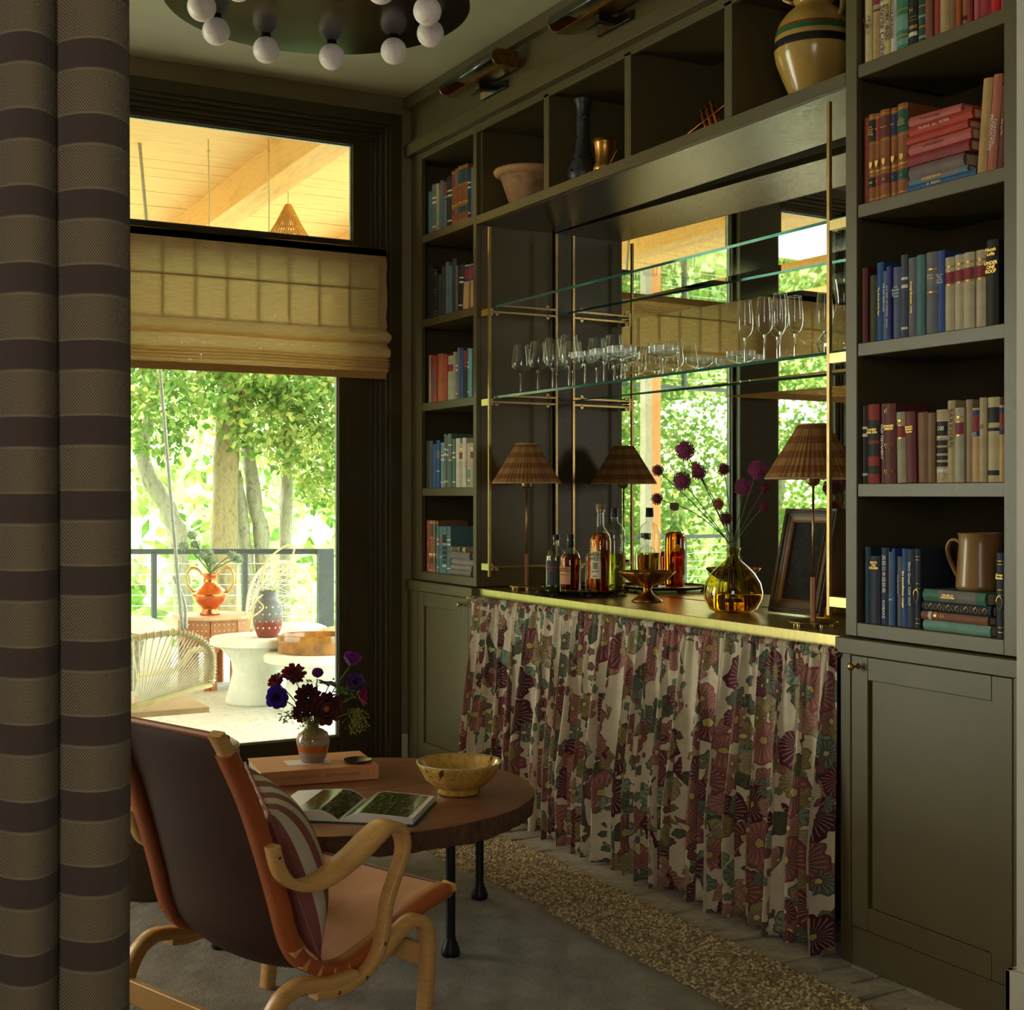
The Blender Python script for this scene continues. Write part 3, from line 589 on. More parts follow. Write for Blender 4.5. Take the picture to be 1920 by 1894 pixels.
def book(w_, d_, h_, ck, dec='', lab2='label_red', pages=None):
    b = MB(); cuts = {0.0, 1.0}
    for a, c, _k in DEC[dec]: cuts |= {a, c}
    cs = sorted(cuts); mats = [cloth(ck)]; idx = {}
    def mi(zm):
        for a, c, k in DEC[dec]:
            if a <= zm <= c:
                k = lab2 if k == '@' else k
                if k not in idx: idx[k] = len(mats); mats.append(cloth(k))
                return idx[k]
        return 0
    nb = 4; bul = min(.006, w_*.16)
    ys = [(-w_/2+w_*i/nb) for i in range(nb+1)]; xs = [-bul*(1-(2*i/nb-1)**2)+.001*abs(2*i/nb-1) for i in range(nb+1)]
    for j in range(len(cs)-1):
        z0, z1 = cs[j]*h_, cs[j+1]*h_; m = mi((cs[j]+cs[j+1])/2)
        v = [(xs[i], ys[i], z) for z in (z0, z1) for i in range(nb+1)]
        b.add(v, [(i+1, i, nb+1+i, nb+2+i) for i in range(nb)], m)
    t = .0025
    b.add([(xs[i], ys[i], h_) for i in range(nb+1)]+[(.008, w_/2, h_), (.008, -w_/2, h_)], [tuple(range(nb+2, -1, -1))])
    for s_ in (-1, 1):
        y0, y1 = sorted((s_*w_/2, s_*(w_/2-t))); b.box(.001, d_, y0, y1, 0, h_)
    o = b.build('book', mats, loc=(0, 0, 0), smooth=True, auto=40)
    MB().box(.006, d_-.004, -w_/2+t, w_/2-t, .003, h_-.004).build('pages', pages or PAGES, o)
    return o
SH = {'A': 2.521, 'B': 2.128, 'C': 1.739, 'D': 1.345, 'E': .955}
ORD = ['first', 'second', 'third', 'fourth', 'fifth', 'sixth', 'seventh', 'eighth', 'ninth', 'tenth', 'eleventh', 'twelfth', 'thirteenth', 'fourteenth', 'fifteenth', 'sixteenth', 'seventeenth', 'eighteenth', 'nineteenth', 'twentieth']
SN = {'A': 'top', 'B': 'second', 'C': 'third', 'D': 'fourth', 'E': 'bottom'}
_h = random.Random(5)
def row(tw, sh, items, X=2.706):
    """items: (y of the window-side edge, thickness, height, colour, decoration, what it looks like, lean)"""
    for i, it in enumerate(items):
        y, t, h, ck, dec, desc = it[:6]; lean = it[6] if len(it) > 6 else 0; lab2 = it[7] if len(it) > 7 else 'label_red'
        o = book(max(.01, t-.0015), .125+.03*_h.random(), h, ck, dec, lab2)
        o.location = (X+_h.uniform(0, .008), y-t/2, SH[sh]+.0006)
        if lean: o.rotation_euler = (lean, 0, 0); o.location.z += abs(math.sin(lean))*t/2
        if h < 0: pass
        n_ = ORD[i+(it[8] if len(it) > 8 else 0)]
        tag(o, f'{desc}, {n_} from window, {SN[sh]} shelf, {tw} tower', 'book', f'books on the {SN[sh]} shelf of the {tw} tower')
        yield o
def title(o, s, h, z, size, mat, vert=False, bold=False, sx=1):
    f = frame((-.0062, 0, z*h), (0, 0, -1), (0, -1, 0)) if vert else frame((-.0062, 0, z*h), (0, -1, 0), (0, 0, 1))
    text(s, size, mat, o, f, bold=bold, sx=sx)
T = 'wall-end'
A = list(row(T, 'A', [(2.853, .030, .232, 'cream', '', 'cream book with faint red script'), (2.823, .029, .222, 'tan', 'redtop', 'tan book with a red top label'), (2.794, .029, .228, 'cream2', '', 'cream book titled in purple script'),
 (2.765, .014, .215, 'yellow', '', 'thin yellow paperback with black letters'), (2.751, .025, .220, 'white', '', 'off-white book with grey lettering'), (2.726, .044, .235, 'green', 'stripes', 'thick green book with diagonal gilt'), (2.682, .032, .225, 'black', 'bars', 'black book with a gold medallion'),
 (2.65, .028, .222, 'dgreen', 'xx', 'dark green book with tooled panels'), (2.622, .026, .21, 'brownred', '', 'faded brown book'), (2.596, .027, .215, 'red', '', 'plain brick red book'), (2.569, .031, .205, 'tan', '', 'wide tan book'), (2.538, .023, .2, 'brown', '', 'narrow brown book'),
 (2.515, .016, .2, 'orange', 'redtop', 'orange paperback'), (2.499, .02, .19, 'brown2', 'blab', 'light brown book with black band'), (2.479, .018, .195, 'crimson', '', 'crimson cloth book'), (2.461, .018, .18, 'pink', '', 'small pink book'), (2.443, .038, .21, 'crimson2', '', 'broad crimson book'),
 (2.405, .029, .2, 'scarlet', '', 'bright scarlet book'), (2.376, .019, .195, 'rose', '', 'rose coloured book')]))
title(A[2], 'The Sterile Cuckoo', .228, .40, .026, INKP, True); title(A[3], 'STORY · SEGAL', .215, .42, .015, INKB, True, True); title(A[4], 'Favorite Seventeen', .22, .45, .015, INKB, True); title(A[12], 'LIMITED', .2, .6, .015, INKB, True, True); title(A[6], 'H', .225, .42, .018, GILT)
title(A[0], 'L 2\nds\nl i', .232, .45, .022, INKR); title(A[17], 'NOVELS', .2, .5, .008, INKW, True)
B = list(row(T, 'B', [(2.859, .026, .243, 'rust', '', 'dark rust book'), (2.833, .028, .246, 'leather', 'set', 'brown gilt volume with black labels', 0, 'label_black'), (2.805, .018, .243, 'leather', 'set', 'thin brown gilt volume', 0, 'red'), (2.787, .037, .246, 'leather', 'set', 'brown gilt volume with red labels', 0, 'maroon'),
 (2.75, .024, .244, 'leather', 'set', 'brown gilt volume with blue labels', 0, 'label_navy'), (2.726, .039, .248, 'leather', 'set', 'brown gilt volume with green labels', 0, 'label_green')]))
for o, s, n_ in zip(B[1:], ('The\nGreat\nIdeas\nToday', 'Plato', 'Augustine', 'Spinoza', 'Euclid\nArchimedes\nApollonius\nNicomachus'), ('1965', '17', '18', '31', '11')):
    w_ = 2*max(v.co.y for v in o.data.vertices); title(o, s, .246, .81, min(.010, w_*1.55/max(len(q) for q in s.split('\n'))), GILT); title(o, n_, .246, .22, min(.009, w_*.3), GILT)
for o in B[1:]:
    MB(M=frame((-.0058, 0, .1), (0, -1, 0), (0, 0, 1))).add([(-.006, .012, 0), (.006, .012, 0), (.006, .002, 0), (0, -.008, 0), (-.006, .002, 0)], [(0, 4, 3, 2, 1)]).build('gilt_shield', GILT, o).matrix_local = Matrix.Identity(4)
B3 = list(row(T, 'B', [(2.447, .031, .237, 'kraft', '', 'tall book in creased kraft wrapper', .09, '', 6), (2.416, .03, .239, 'salmon', '', 'salmon book titled in white', .09, '', 6), (2.383, .026, .204, 'maroon', '', 'slim maroon book', .07, '', 6), (2.360, .014, .227, 'rosepink', '', 'rose pink book', 0, '', 6)]))
title(B3[1], 'CONTROL\nPRODUCTION', .239, .40, .0135, INKW, True); title(B3[2], 'War and Pie', .204, .5, .008, INKW, True)
# lying stack on the second shelf
def lying(items, y0, z, tw, sh, where):
    for i, (dy, t, L, ck, dec, desc, ttl, tm, ts, tilt) in enumerate(items):
        o = book(t, .15, L, ck, dec, 'label_black'); o.rotation_euler = (pi/2+tilt, 0, 0); o.location = (2.708+(i*7 % 5)*.002, y0-dy, z+t/2+math.sin(tilt)*0)
        if ttl: text(ttl, ts, tm, o, frame((-.0062, 0, L*.42), (0, 0, 1), (0, 1, 0)))
        tag(o, f'{desc}, lying {where}', 'book', f'lying books on the {SN[sh]} shelf of the {tw} tower'); z += t+.0008
lying([(-.002, .0175, .238, 'bluepat', '', 'blue cloth book with a gold disc at the bottom', 'H   POETRY', GILT, .009, 0), (.0, .017, .205, 'slate', 'greylab', 'dark grey book second from the bottom', 'JACQUES BANKS', GILT, .009, 0), (0, .034, .19, 'mauve', '', 'thick mauve brown book third from the bottom', '', GILT, .01, 0),
 (0, .029, .213, 'crimson', '', 'crimson leather book in the middle', '', GILT, .01, 0), (.0, .028, .215, 'pink', '', 'faded red book fourth from the top', 'HOTEL AND INN', INKR, .009, 0), (-.002, .021, .212, 'redor', '', 'bright red book third from the top', '', GILT, .01, 0),
 (.002, .027, .219, 'redor', '', 'red book titled in white second from the top', 'The Devil   also   GLORIA', INKW, .010, 0), (-.002, .026, .184, 'pink', '', 'coral pink book on top', 'AFTER THE STORM', INKR, .008, .035)], 2.684, SH['B']+.0006, T, 'B', 'in the wall-end tower stack')
C_ = list(row(T, 'C', [(2.86, .027, .21, 'darkred', '', 'shadowed dark red book'), (2.833, .028, .186, 'olive', '', 'short olive book'), (2.805, .027, .218, 'blue', '', 'bright blue book'), (2.778, .015, .191, 'slate', '', 'thin slate paperback'), (2.763, .018, .201, 'royal', '', 'thin royal blue book'), (2.745, .031, .196, 'slateblue', '', 'grey blue book titled in white'),
 (2.714, .026, .225, 'navygray', 'cable', 'tall dark slate book'), (2.688, .035, .213, 'gray', '', 'grey book with gilt script'), (2.653, .03, .215, 'teal', '', 'teal marbled book'), (2.623, .041, .217, 'gray2', 'title2', 'grey book with a pink label'), (2.582, .025, .216, 'blue2', '', 'periwinkle blue book'), (2.557, .032, .194, 'beige', 'label', 'beige set volume with red label'),
 (2.525, .034, .196, 'beige', 'label', 'beige set volume with red label'), (2.491, .036, .196, 'beige', 'label', 'beige set volume with red label'), (2.455, .033, .197, 'beige', 'label', 'beige set volume with red label'), (2.421, .04, .217, 'black', '', 'tall black book with gold capitals'), (2.360, .014, .205, 'navy', '', 'thin navy book')]))
title(C_[3], 'THE WAY MADE PLAIN', .191, .62, .0075, INKW, True, True); title(C_[4], 'ALY AND HIS FRIENDS · Benton', .201, .45, .0085, INKW, True); title(C_[5], 'You\nShould\nKnow\nThese', .196, .66, .010, INKW); title(C_[15], 'Norah\nLofts', .217, .86, .0125, GILT, bold=True); title(C_[15], 'UNDER\nONE\nROOF', .217, .68, .0125, GILT, bold=True)
title(C_[7], 'Strange Business · Love', .213, .5, .009, GILT, True); title(C_[9], 'Mark\nTwain', .217, .70, .009, INKW); title(C_[2], 'The Garden of the Ages', .218, .5, .008, GILT, True); title(C_[10], 'On the\nWay\nof the\nWorld', .216, .66, .008, INKW)
D_ = list(row(T, 'D', [(2.860, .024, .218, 'black', 'cable', 'shadowed black book with fine rules'), (2.836, .046, .22, 'redblack', 'blocks', 'wide red book with black blocks'), (2.79, .02, .22, 'plum', '', 'thin plum book titled in white'), (2.77, .044, .218, 'maroon', '', 'maroon book with gilt scrollwork'), (2.726, .035, .193, 'sage', 'label', 'sage book with red label', -.03), (2.688, .036, .192, 'burgundy', '', 'burgundy book with gilt title', -.03),
 (2.65, .037, .188, 'brown', '', 'worn brown leather book', -.02), (2.614, .026, .185, 'brown', '', 'narrower worn brown book'), (2.588, .042, .192, 'crumple', 'crumple', 'crumpled tan jacket with black blocks'), (2.546, .027, .214, 'khaki', '', 'tall khaki book with brown capitals'), (2.519, .031, .193, 'sage2', 'label', 'pale sage book with maroon label'), (2.488, .022, .213, 'taupe', '', 'taupe book'), (2.466, .026, .19, 'peach', 'threeband', 'peach book with blue and red label'),
 (2.44, .024, .215, 'khaki2', '', 'grey khaki book'), (2.416, .039, .214, 'khaki3', 'blab', 'wide buff book with black labels'), (2.377, .019, .192, 'peach', 'threeband', 'half hidden peach book')]))
title(D_[9], 'SARKHAN', .214, .66, .0225, INKR, True); title(D_[2], 'OLD TESTAMENT', .22, .52, .0125, INKW, True, True); title(D_[5], "Kipling's\nModern\nStories", .192, .75, .008, GILT); title(D_[8], '100', .192, .74, .016, INKW, bold=True); title(D_[8], 'R D', .192, .1, .012, INKW)
title(D_[3], 'EDWARD\nGIBBON', .218, .70, .009, GILT); title(D_[1], 'DOMBEY\nAND SON', .22, .66, .009, GILT); title(D_[12], 'JANE\nBARRY', .19, .65, .006, INKW); title(D_[13], 'Lost\nIsland', .215, .66, .007, INKR)
for o, z, s_ in ((D_[3], .88, 1), (D_[3], .50, -1), (D_[3], .17, -1)):
    pts = []
    for k in range(25):
        a = pi*k/24; r_ = .012+.004*math.sin(7*a)
        pts.append((-.0062, r_*math.cos(a)*.95, z*.218+s_*.022*math.sin(a)))
    MB().tube(pts, .0007, 4).tube([(p[0], p[1]*.5, z*.218+(p[2]-z*.218)*.6) for p in pts], .0006, 4).build('gilt_scroll', GILT, o)
E_ = list(row(T, 'E', [(2.855, .026, .212, 'tealb', '', 'shadowed deep teal book'), (2.829, .041, .188, 'ink', '', 'short ink blue book with gilt title'), (2.788, .032, .212, 'navy', '', 'navy book with white characters'), (2.756, .013, .202, 'slate', 'banded', 'thin grey green book'), (2.743, .013, .211, 'blue', '', 'thin blue book'), (2.73, .021, .19, 'gray', '', 'dark grey paperback'), (2.709, .022, .212, 'blue', '', 'blue book with gilt italics'), (2.687, .028, .211, 'ink2', '', 'slate blue book with pale letters'), (2.659, .02, .213, 'navygold', 'gilt', 'black leather volume with gilt bands')]))
title(E_[2], '英語日本語辞典', .212, .66, .015, INKW, True); title(E_[2], 'KOBAKE', .212, .2, .013, INKW, True, True); title(E_[6], 'the moonflower couple', .212, .48, .0105, GILT, True); title(E_[7], 'Ellery Queen  COP OUT', .211, .56, .0115, INKW, True, True); title(E_[1], 'SMUTS\nTHE\nSOLDIER', .188, .86, .009, GILT); title(E_[5], 'German Grammar', .19, .6, .007, INKW, True)
E3 = list(row(T, 'E', [(2.389, .03, .213, 'navygold', 'gilt', 'black leather gilt volume beside the jug stack', 0, '', 9)])); title(E3[0], 'Great\nBooks', .213, .72, .009, GILT)
for o in (E_[8], E3[0]):
    pts = [(-.0062, .009*math.cos(a)*(1 if math.sin(a) > 0 else 1+.9*math.sin(a)*abs(math.sin(a))*.6), .09+.014*math.sin(a)*(1 if math.sin(a) > 0 else 1.5)) for a in np.linspace(0, 2*pi, 25)]
    MB().tube(pts, .0009, 4).build('gilt_shield', GILT, o)
lying([(0, .026, .225, 'turq', '', 'turquoise marbled gilt book at the bottom', '', GILT, .01, 0), (-.012, .0215, .225, 'brownred', 'bars', 'brown leather book with green panels second up', '', GILT, .01, 0), (-.014, .027, .234, 'navygold', '', 'black book with gilt arabesques third up', '', GILT, .01, 0), (-.002, .031, .21, 'greenb', 'greylab', 'green cloth book on top under the jug', 'THE ART OF\nGOOD LIVING', GILT, .007, 0)], 2.626, SH['E']+.0006, T, 'E', 'in the stack under the tan jug')
arab = [o for o in COL.objects if o.get('label', '').startswith('black book with gilt arab')][0]
for k in range(7):
    z = .03+.03*k; pts = [(-.0062, .008*math.sin(2*a), z+.012*math.sin(a)) for a in np.linspace(0, 2*pi, 21)]
    MB().tube(pts, .0006, 4).build('gilt_arabesque', GILT, arab)
T = 'window-side'
def simple(sh, L): return list(row(T, sh, L))
simple('A', [(5.702, .038, .196, 'tealdark', '', 'short teal book'), (5.664, .045, .222, 'gray', 'cable', 'wide grey book with white letters'), (5.619, .028, .219, 'tan', 'stripes', 'tan book with dark marks'), (5.591, .018, .19, 'slate', '', 'thin slate book'), (5.573, .035, .222, 'gray', '', 'plain grey book'), (5.538, .028, .209, 'slate', 'redtop', 'slate book with a buff label'), (5.51, .052, .226, 'black', 'cable', 'wide black book'),
 (5.456, .032, .241, 'leather', 'set', 'brown gilt set volume with striped label'), (5.424, .03, .246, 'leather', 'set', 'brown gilt set volume with mauve label', 0, 'mauve'), (5.394, .04, .25, 'leather', 'set', 'brown gilt set volume with green label', 0, 'label_green'), (5.354, .026, .249, 'leather', 'set', 'brown gilt set volume with blue label', 0, 'label_blue'), (5.328, .028, .248, 'leather', 'set', 'brown gilt set volume with olive label', 0, 'olive'), (5.3, .028, .222, 'navy', 'cable', 'navy book with white title'), (5.272, .027, .22, 'slate', '', 'slate book with white capitals')])
simple('B', [(5.716, .063, .24, 'black', '', 'wide shadowed black book'), (5.653, .045, .225, 'black', 'gilt', 'black book with paired gilt dots'), (5.608, .048, .193, 'char', '', 'short charcoal book'), (5.56, .037, .22, 'char', '', 'charcoal book'), (5.523, .032, .237, 'slate', '', 'tall pale slate book'), (5.491, .041, .215, 'teal', '', 'teal book'), (5.45, .039, .24, 'char', '', 'tallest charcoal book'), (5.411, .022, .206, 'gray', '', 'thin grey book'),
 (5.396, .044, .202, 'black', 'cable', 'black book with white title block', .10), (5.345, .055, .193, 'peach', 'threeband', 'cream book with blue and red label', .08), (5.277, .039, .192, 'peach', 'threeband', 'cream book with red label', .02)])
Cw = simple('C', [(5.698, .032, .22, 'taupe', '', 'taupe book'), (5.666, .063, .215, 'red', '', 'wide red book with grey strip'), (5.603, .06, .217, 'orange', '', 'wide orange book'), (5.543, .032, .21, 'orange2', '', 'rust orange book'), (5.511, .02, .207, 'redor', '', 'thin coral book'), (5.491, .057, .198, 'sage2', 'label', 'wide pale book with red label'), (5.434, .024, .212, 'sage', '', 'narrow pale sage book'), (5.41, .021, .208, 'slate', 'cable', 'thin slate book with white title'), (5.389, .023, .226, 'mauve', '', 'tall mauve book'),
 (5.366, .029, .22, 'blue', '', 'dusty blue book'), (5.337, .03, .208, 'black', 'redtop', 'black book with orange top'), (5.307, .021, .217, 'slate', 'cable', 'slate book with pale blocks'), (5.286, .03, .213, 'aqua', '', 'aqua book'), (5.256, .016, .208, 'navy', '', 'thin navy book')])
MB().box(-.0065, -.0055, -.006, .006, .035, .165).build('spine_strip', cloth('gray'), Cw[1])
simple('D', [(5.728, .035, .219, 'black', '', 'black book with fine white title'), (5.693, .05, .217, 'char', '', 'wide charcoal book'), (5.643, .033, .2, 'blue', '', 'mid blue book'), (5.61, .034, .216, 'blue', 'banded', 'royal blue book with a small tag'), (5.576, .046, .205, 'lblue', 'cable', 'light blue book with white title'), (5.53, .024, .242, 'green2', 'cable', 'tall thin green book'), (5.506, .019, .237, 'mauve', 'cable', 'thin mauve and white book'), (5.487, .036, .242, 'green2', 'title2', 'tall grey green book'), (5.451, .03, .217, 'green2', 'cable', 'green book with white marks'),
 (5.421, .042, .219, 'offw', '', 'wide off-white book'), (5.379, .037, .195, 'beige', 'label', 'pale set volume with red label'), (5.342, .037, .218, 'offw', '', 'tall white book'), (5.305, .037, .194, 'beige', 'stripes', 'pale set volume with gilt bars'), (5.268, .028, .195, 'beige', 'label', 'last pale set volume with red label')])
simple('E', [(5.723, .026, .239, 'red', 'gilt', 'red volume with gilt marks'), (5.697, .027, .239, 'red', 'set', 'red volume with gilt bands', 0, 'red'), (5.67, .022, .239, 'brown2', 'set', 'brown volume with green label', 0, 'label_green'), (5.648, .024, .239, 'brown', 'set', 'brown volume with brown label', 0, 'brown'), (5.624, .021, .237, 'brown', 'set', 'brown volume with dark green label', 0, 'label_green'), (5.603, .019, .213, 'teal', 'cable', 'thin teal book'), (5.584, .035, .213, 'teal', 'banded', 'teal book with pink label'), (5.549, .042, .214, 'teal', 'crumple', 'teal book with large white script'), (5.507, .042, .215, 'teal', 'cable', 'teal book with white blocks')])
lying([(0, .0235, .205, 'grey3', '', 'grey book at the bottom', '', GILT, .01, 0), (0, .0205, .205, 'mgrey', '', 'pale grey book second up', '', GILT, .01, 0), (0, .025, .215, 'mgrey', '', 'light grey book with creased cover', '', GILT, .01, 0), (-.008, .032, .2, 'grey3', '', 'thick smooth grey book', '', GILT, .01, 0), (-.03, .02, .17, 'khaki2', 'crumple', 'short patterned book on top', '', GILT, .01, 0)], 5.464, SH['E']+.0006, T, 'E', 'in the window-side tower stack')
# ------------------------------------------------------------------ things on the bar
ZB = .9125
def table_lamp(label, x, y, rz):
    t = thing('table_lamp', label, 'lamp', (0, 0, 0), 'brass lamps on the bar')
    b = MB().lathe([(.0, .0105), (.070, .0105), (.0745, .0125), (.075, .0165), (.0735, .018), (.012, .019), (0, .019)], 48).build('base_plate', BRASS, t, smooth=True, auto=30)
    for k in range(5):
        a = 2*pi*k/5+.4; MB().lathe([(.0085, 0), (.0088, .009), (.0085, .0105)], 16, (.058*math.cos(a), .058*math.sin(a), 0)).build('foot', BRASS, b, smooth=True, auto=30)
    MB().lathe([(.0088, .019), (.0088, .150), (.006, .1505)], 6).build('hex_sleeve', P('walnut_brass_sleeve', K(150, 96, 62), .35, .5), t)
    MB().lathe([(.0038, .15), (.0038, .43)], 12).build('pole', BRASS, t, smooth=True)
    MB().lathe([(.004, .427), (.010, .430), (.0195, .436), (.0225, .446), (.0225, .455), (.0, .456)], 24).build('socket_cup', BRASS, t, smooth=True, auto=40)
    N = 48
    def f(u, v):
        z = .452+.163*v; r = .1435+(.0445-.1435)*v; i = int(round(u*N*4)) % 4
        rr = r*(1+(.016 if i == 1 else -.016 if i == 3 else .0)); rr *= 1
        a = 2*pi*u; return (rr*math.cos(a), rr*math.sin(a), z)
    s = MB().grid(f, N*4, 8, wrap=True, uvf=lambda u, v: (u, v*.92+.04)).build('lamp_shade', PLAID, t, solid=.0012)
    h = MB()
    for (r, z) in ((.1445, .4505), (.0452, .6155)): h.tube([(r*math.cos(a), r*math.sin(a), z) for a in np.linspace(0, 2*pi, 49)], .0022, 6, cap=False)
    h.build('shade_trim', P('shade_trim_cloth', K(206, 170, 140), .8), s, smooth=True)
    MB().lathe([(.0445, .611), (.040, .613), (0, .613)], 24).build('shade_top', PLAID, s)
    return place(t, (x, y, ZB), rz)
table_lamp('brass table lamp with pleated plaid shade beside the bottle tray', 2.83, 4.985, .1)
table_lamp('brass table lamp with pleated plaid shade in front of the dark picture frame', 2.805, 3.170, .3)
# tray and bottles
tr = thing('serving_tray', 'round dark silver tray with cast leaf rim under the bottles', 'tray', (2.885, 4.635, ZB))
DSIL = P('dark_silver', K(70, 60, 54), .3, .9, .3, 30)
MB().lathe([(0, .012), (.165, .012), (.178, .016), (.184, .022), (.181, .018), (.17, .0105), (0, .009)], 56, (2.885, 4.635, ZB)).build('tray_plate', DSIL, tr, smooth=True, auto=50)
rr_ = random.Random(2)
for k in range(8):
    o_ = MB(); a0 = 2*pi*k/8+.35
    for j in range(26):
        a = a0+rr_.uniform(-.13, .13); r = .176+rr_.uniform(-.006, .007); o_.sphere((2.885+r*math.cos(a), 4.635+r*math.sin(a), ZB+.0035+rr_.uniform(0, .014)), rr_.uniform(.0025, .005), 6, 4)
    q = o_.build('cast_leaf', DSIL, tr, smooth=True); q['kind'] = 'stuff'
def bottle(label, x, y, prof, liq, level, cap, capmat, lab=None, rz=0, z=ZB+.013):
    """prof: outer (r,z); thin glass shell round a solid body of spirit"""
    t = thing('liquor_bottle', label, 'bottle', (0, 0, 0), 'bottles on the tray')
    MB().lathe([(0, .0)]+prof, 32, close=False).build('glass_body', BOTG, t, smooth=True, auto=50)
    inn = [(r-.0035, zz) for r, zz in prof if .006 < zz < level]; nx_ = [r for r, zz in prof if zz >= level][0]; inn.append((nx_-.0035 if inn else prof[1][0]-.0035, level))
    inn = [(0, .008), (inn[0][0]*.9, .008)]+inn+[(inn[-1][0], level), (0, level)]
    MB().lathe(inn, 32, close=False).build('spirit', liq, t, smooth=True, auto=50)
    MB().lathe(cap, 20).build('stopper', capmat, t, smooth=True, auto=40)
    if lab:
        r, z0, z1, a0, a1, m, texts = lab
        n = 16; vv = [((r+.0006)*math.cos(a0+(a1-a0)*i/n), (r+.0006)*math.sin(a0+(a1-a0)*i/n), zz) for zz in (z0, z1) for i in range(n+1)]
        lb = MB().add(vv, [(i, i+1, n+2+i, n+1+i) for i in range(n)]).build('label', m, t, smooth=True)
        for (s, size, zt, mt, aa) in texts:
            M = Matrix.Translation((0, 0, zt)); text(s, size, mt, lb, M, 'lettering', wrap=(r+.0010, aa), bold=True)
    return place(t, (x, y, z), rz)
def prof_bell(r, h, hs, rn, ht): return [(r*.96, .001), (r, .006), (r, hs), (r*.97, hs+.014), (r*.86, hs+.030), (r*.62, hs+.044), (rn+.002, hs+.054), (rn, hs+.062), (rn, ht-.012), (rn+.003, ht-.010), (rn+.003, ht)]
CORK = P('natural_cork', K(196, 158, 112), .8); BLK = P('black_stopper', K(34, 28, 28), .4); TAUPE = P('taupe_wood_stopper', K(140, 112, 88), .6)
pb = prof_bell(.043, .2, .122, .0125, .212)
bottle('squat bottle of pale spirit with dark label and black cap beside the lamp', 2.865, 4.80, pb, LIQY, .135, [(.014, .202), (.0148, .204), (.0148, .222), (.0135, .2235)], BLK,
       (.043, .018, .118, pi+.05, pi+1.25, P('dark_botanical_label', K(44, 50, 54), .6), [('~Agave~\nplant', .016, .085, P('label_red_print', K(150, 64, 56), .6), pi+.62)]), 0)
bottle('squat amber whisky bottle with a buff label and black cap', 2.845, 4.655, prof_bell(.0425, .2, .118, .0125, .212), LIQR, .150, [(.0145, .176), (.0152, .178), (.0152, .226), (.014, .228)], BLK,
       (.0425, .030, .100, pi-.35, pi+1.05, P('buff_label', K(214, 158, 104), .6), [('MONKEY\nSHOULDER', .0105, .087, INKR, pi+.36), ('BLENDED MALT', .005, .068, INKR, pi+.36)]), 0)
bottle('dark amber bottle with a black cap standing behind the buff labelled one', 2.965, 4.655, pb, LIQR, .140, [(.014, .202), (.0148, .204), (.0148, .226), (.0135, .2275)], BLK)
bottle('tall amber bottle with an embossed neck, cream label and round wooden stopper', 2.915, 4.54, [(.040, .001), (.0425, .006), (.0425, .168), (.042, .205), (.038, .225), (.027, .243), (.0165, .256), (.0145, .264), (.0145, .318), (.018, .320), (.018, .330)], LIQA, .236,
       [(.0145, .322), (.0185, .331), (.0195, .340), (.0185, .350), (.012, .355), (0, .356)], TAUPE,
       (.0425, .056, .165, pi-.10, pi+1.05, P('cream_label', K(226, 212, 180), .6), [('HIGH\nWEST', .021, .143, INKB, pi+.50), ('DOUBLE RYE', .0062, .085, INKR, pi+.50), ('WHISKEY', .0045, .066, INKB, pi+.45)]), 0)
for o in list(COL.objects):
    if o.get('label', '').startswith('tall amber bottle'):
        em = MB()
        for k in range(46):
            a = rr_.uniform(pi-.5, pi+1.4); zz = rr_.uniform(.185, .228); r = .0415 if zz < .215 else .039; em.sphere((r*math.cos(a), r*math.sin(a), zz), rr_.uniform(.0015, .0034), 6, 4)
        em.build('embossed_glass', LIQA, o, smooth=True)['kind'] = 'stuff'
        lb = MB(); r = .0436; n = 10
        vv = [(r*math.cos(pi+.25+.5*i/n), r*math.sin(pi+.25+.5*i/n), zz) for zz in (.094, .120) for i in range(n+1)]
        lb.add(vv, [(i, i+1, n+2+i, n+1+i) for i in range(n)]).build('label_picture', P('grey_engraving', K(134, 124, 112), .6, 0, .5, 300), o)
bottle('tall clear round shouldered bottle with a dark stopper at the back of the tray', 3.01, 4.585, [(.040, .001), (.042, .006), (.043, .17), (.046, .215), (.044, .24), (.034, .262), (.018, .275), (.0145, .28), (.0145, .300)], LIQY, .15,
       [(.0135, .296), (.017, .298), (.0155, .330), (.0165, .334), (0, .335)], BLK)
# scalloped brass compote
cp = thing('compote_bowl', 'scalloped footed brass bowl beside the bottle tray', 'bowl', (2.905, 4.20, ZB))
def scal(a, j): return 1+(.045*abs(math.cos(a*6))-.02)*min(1, max(0, (j-1)/4))
MB().lathe([(.0, .055), (.018, .056), (.050, .066), (.075, .082), (.094, .100), (.106, .113), (.104, .1145), (.090, .103), (.070, .087), (.045, .072), (0, .062)], 96, (2.905, 4.20, ZB), fn=lambda a, j: 1+(.05*abs(math.cos(a*6))-.025)*(1 if 2 < j < 9 else .4), close=False).build('bowl', BRASSD, cp, smooth=True)
MB().lathe([(0, 0), (.056, 0), (.058, .003), (.052, .010), (.034, .022), (.020, .034), (.0155, .046), (.020, .057), (0, .060)], 40, (2.905, 4.20, ZB), close=False).build('foot', BRASSD, cp, smooth=True)
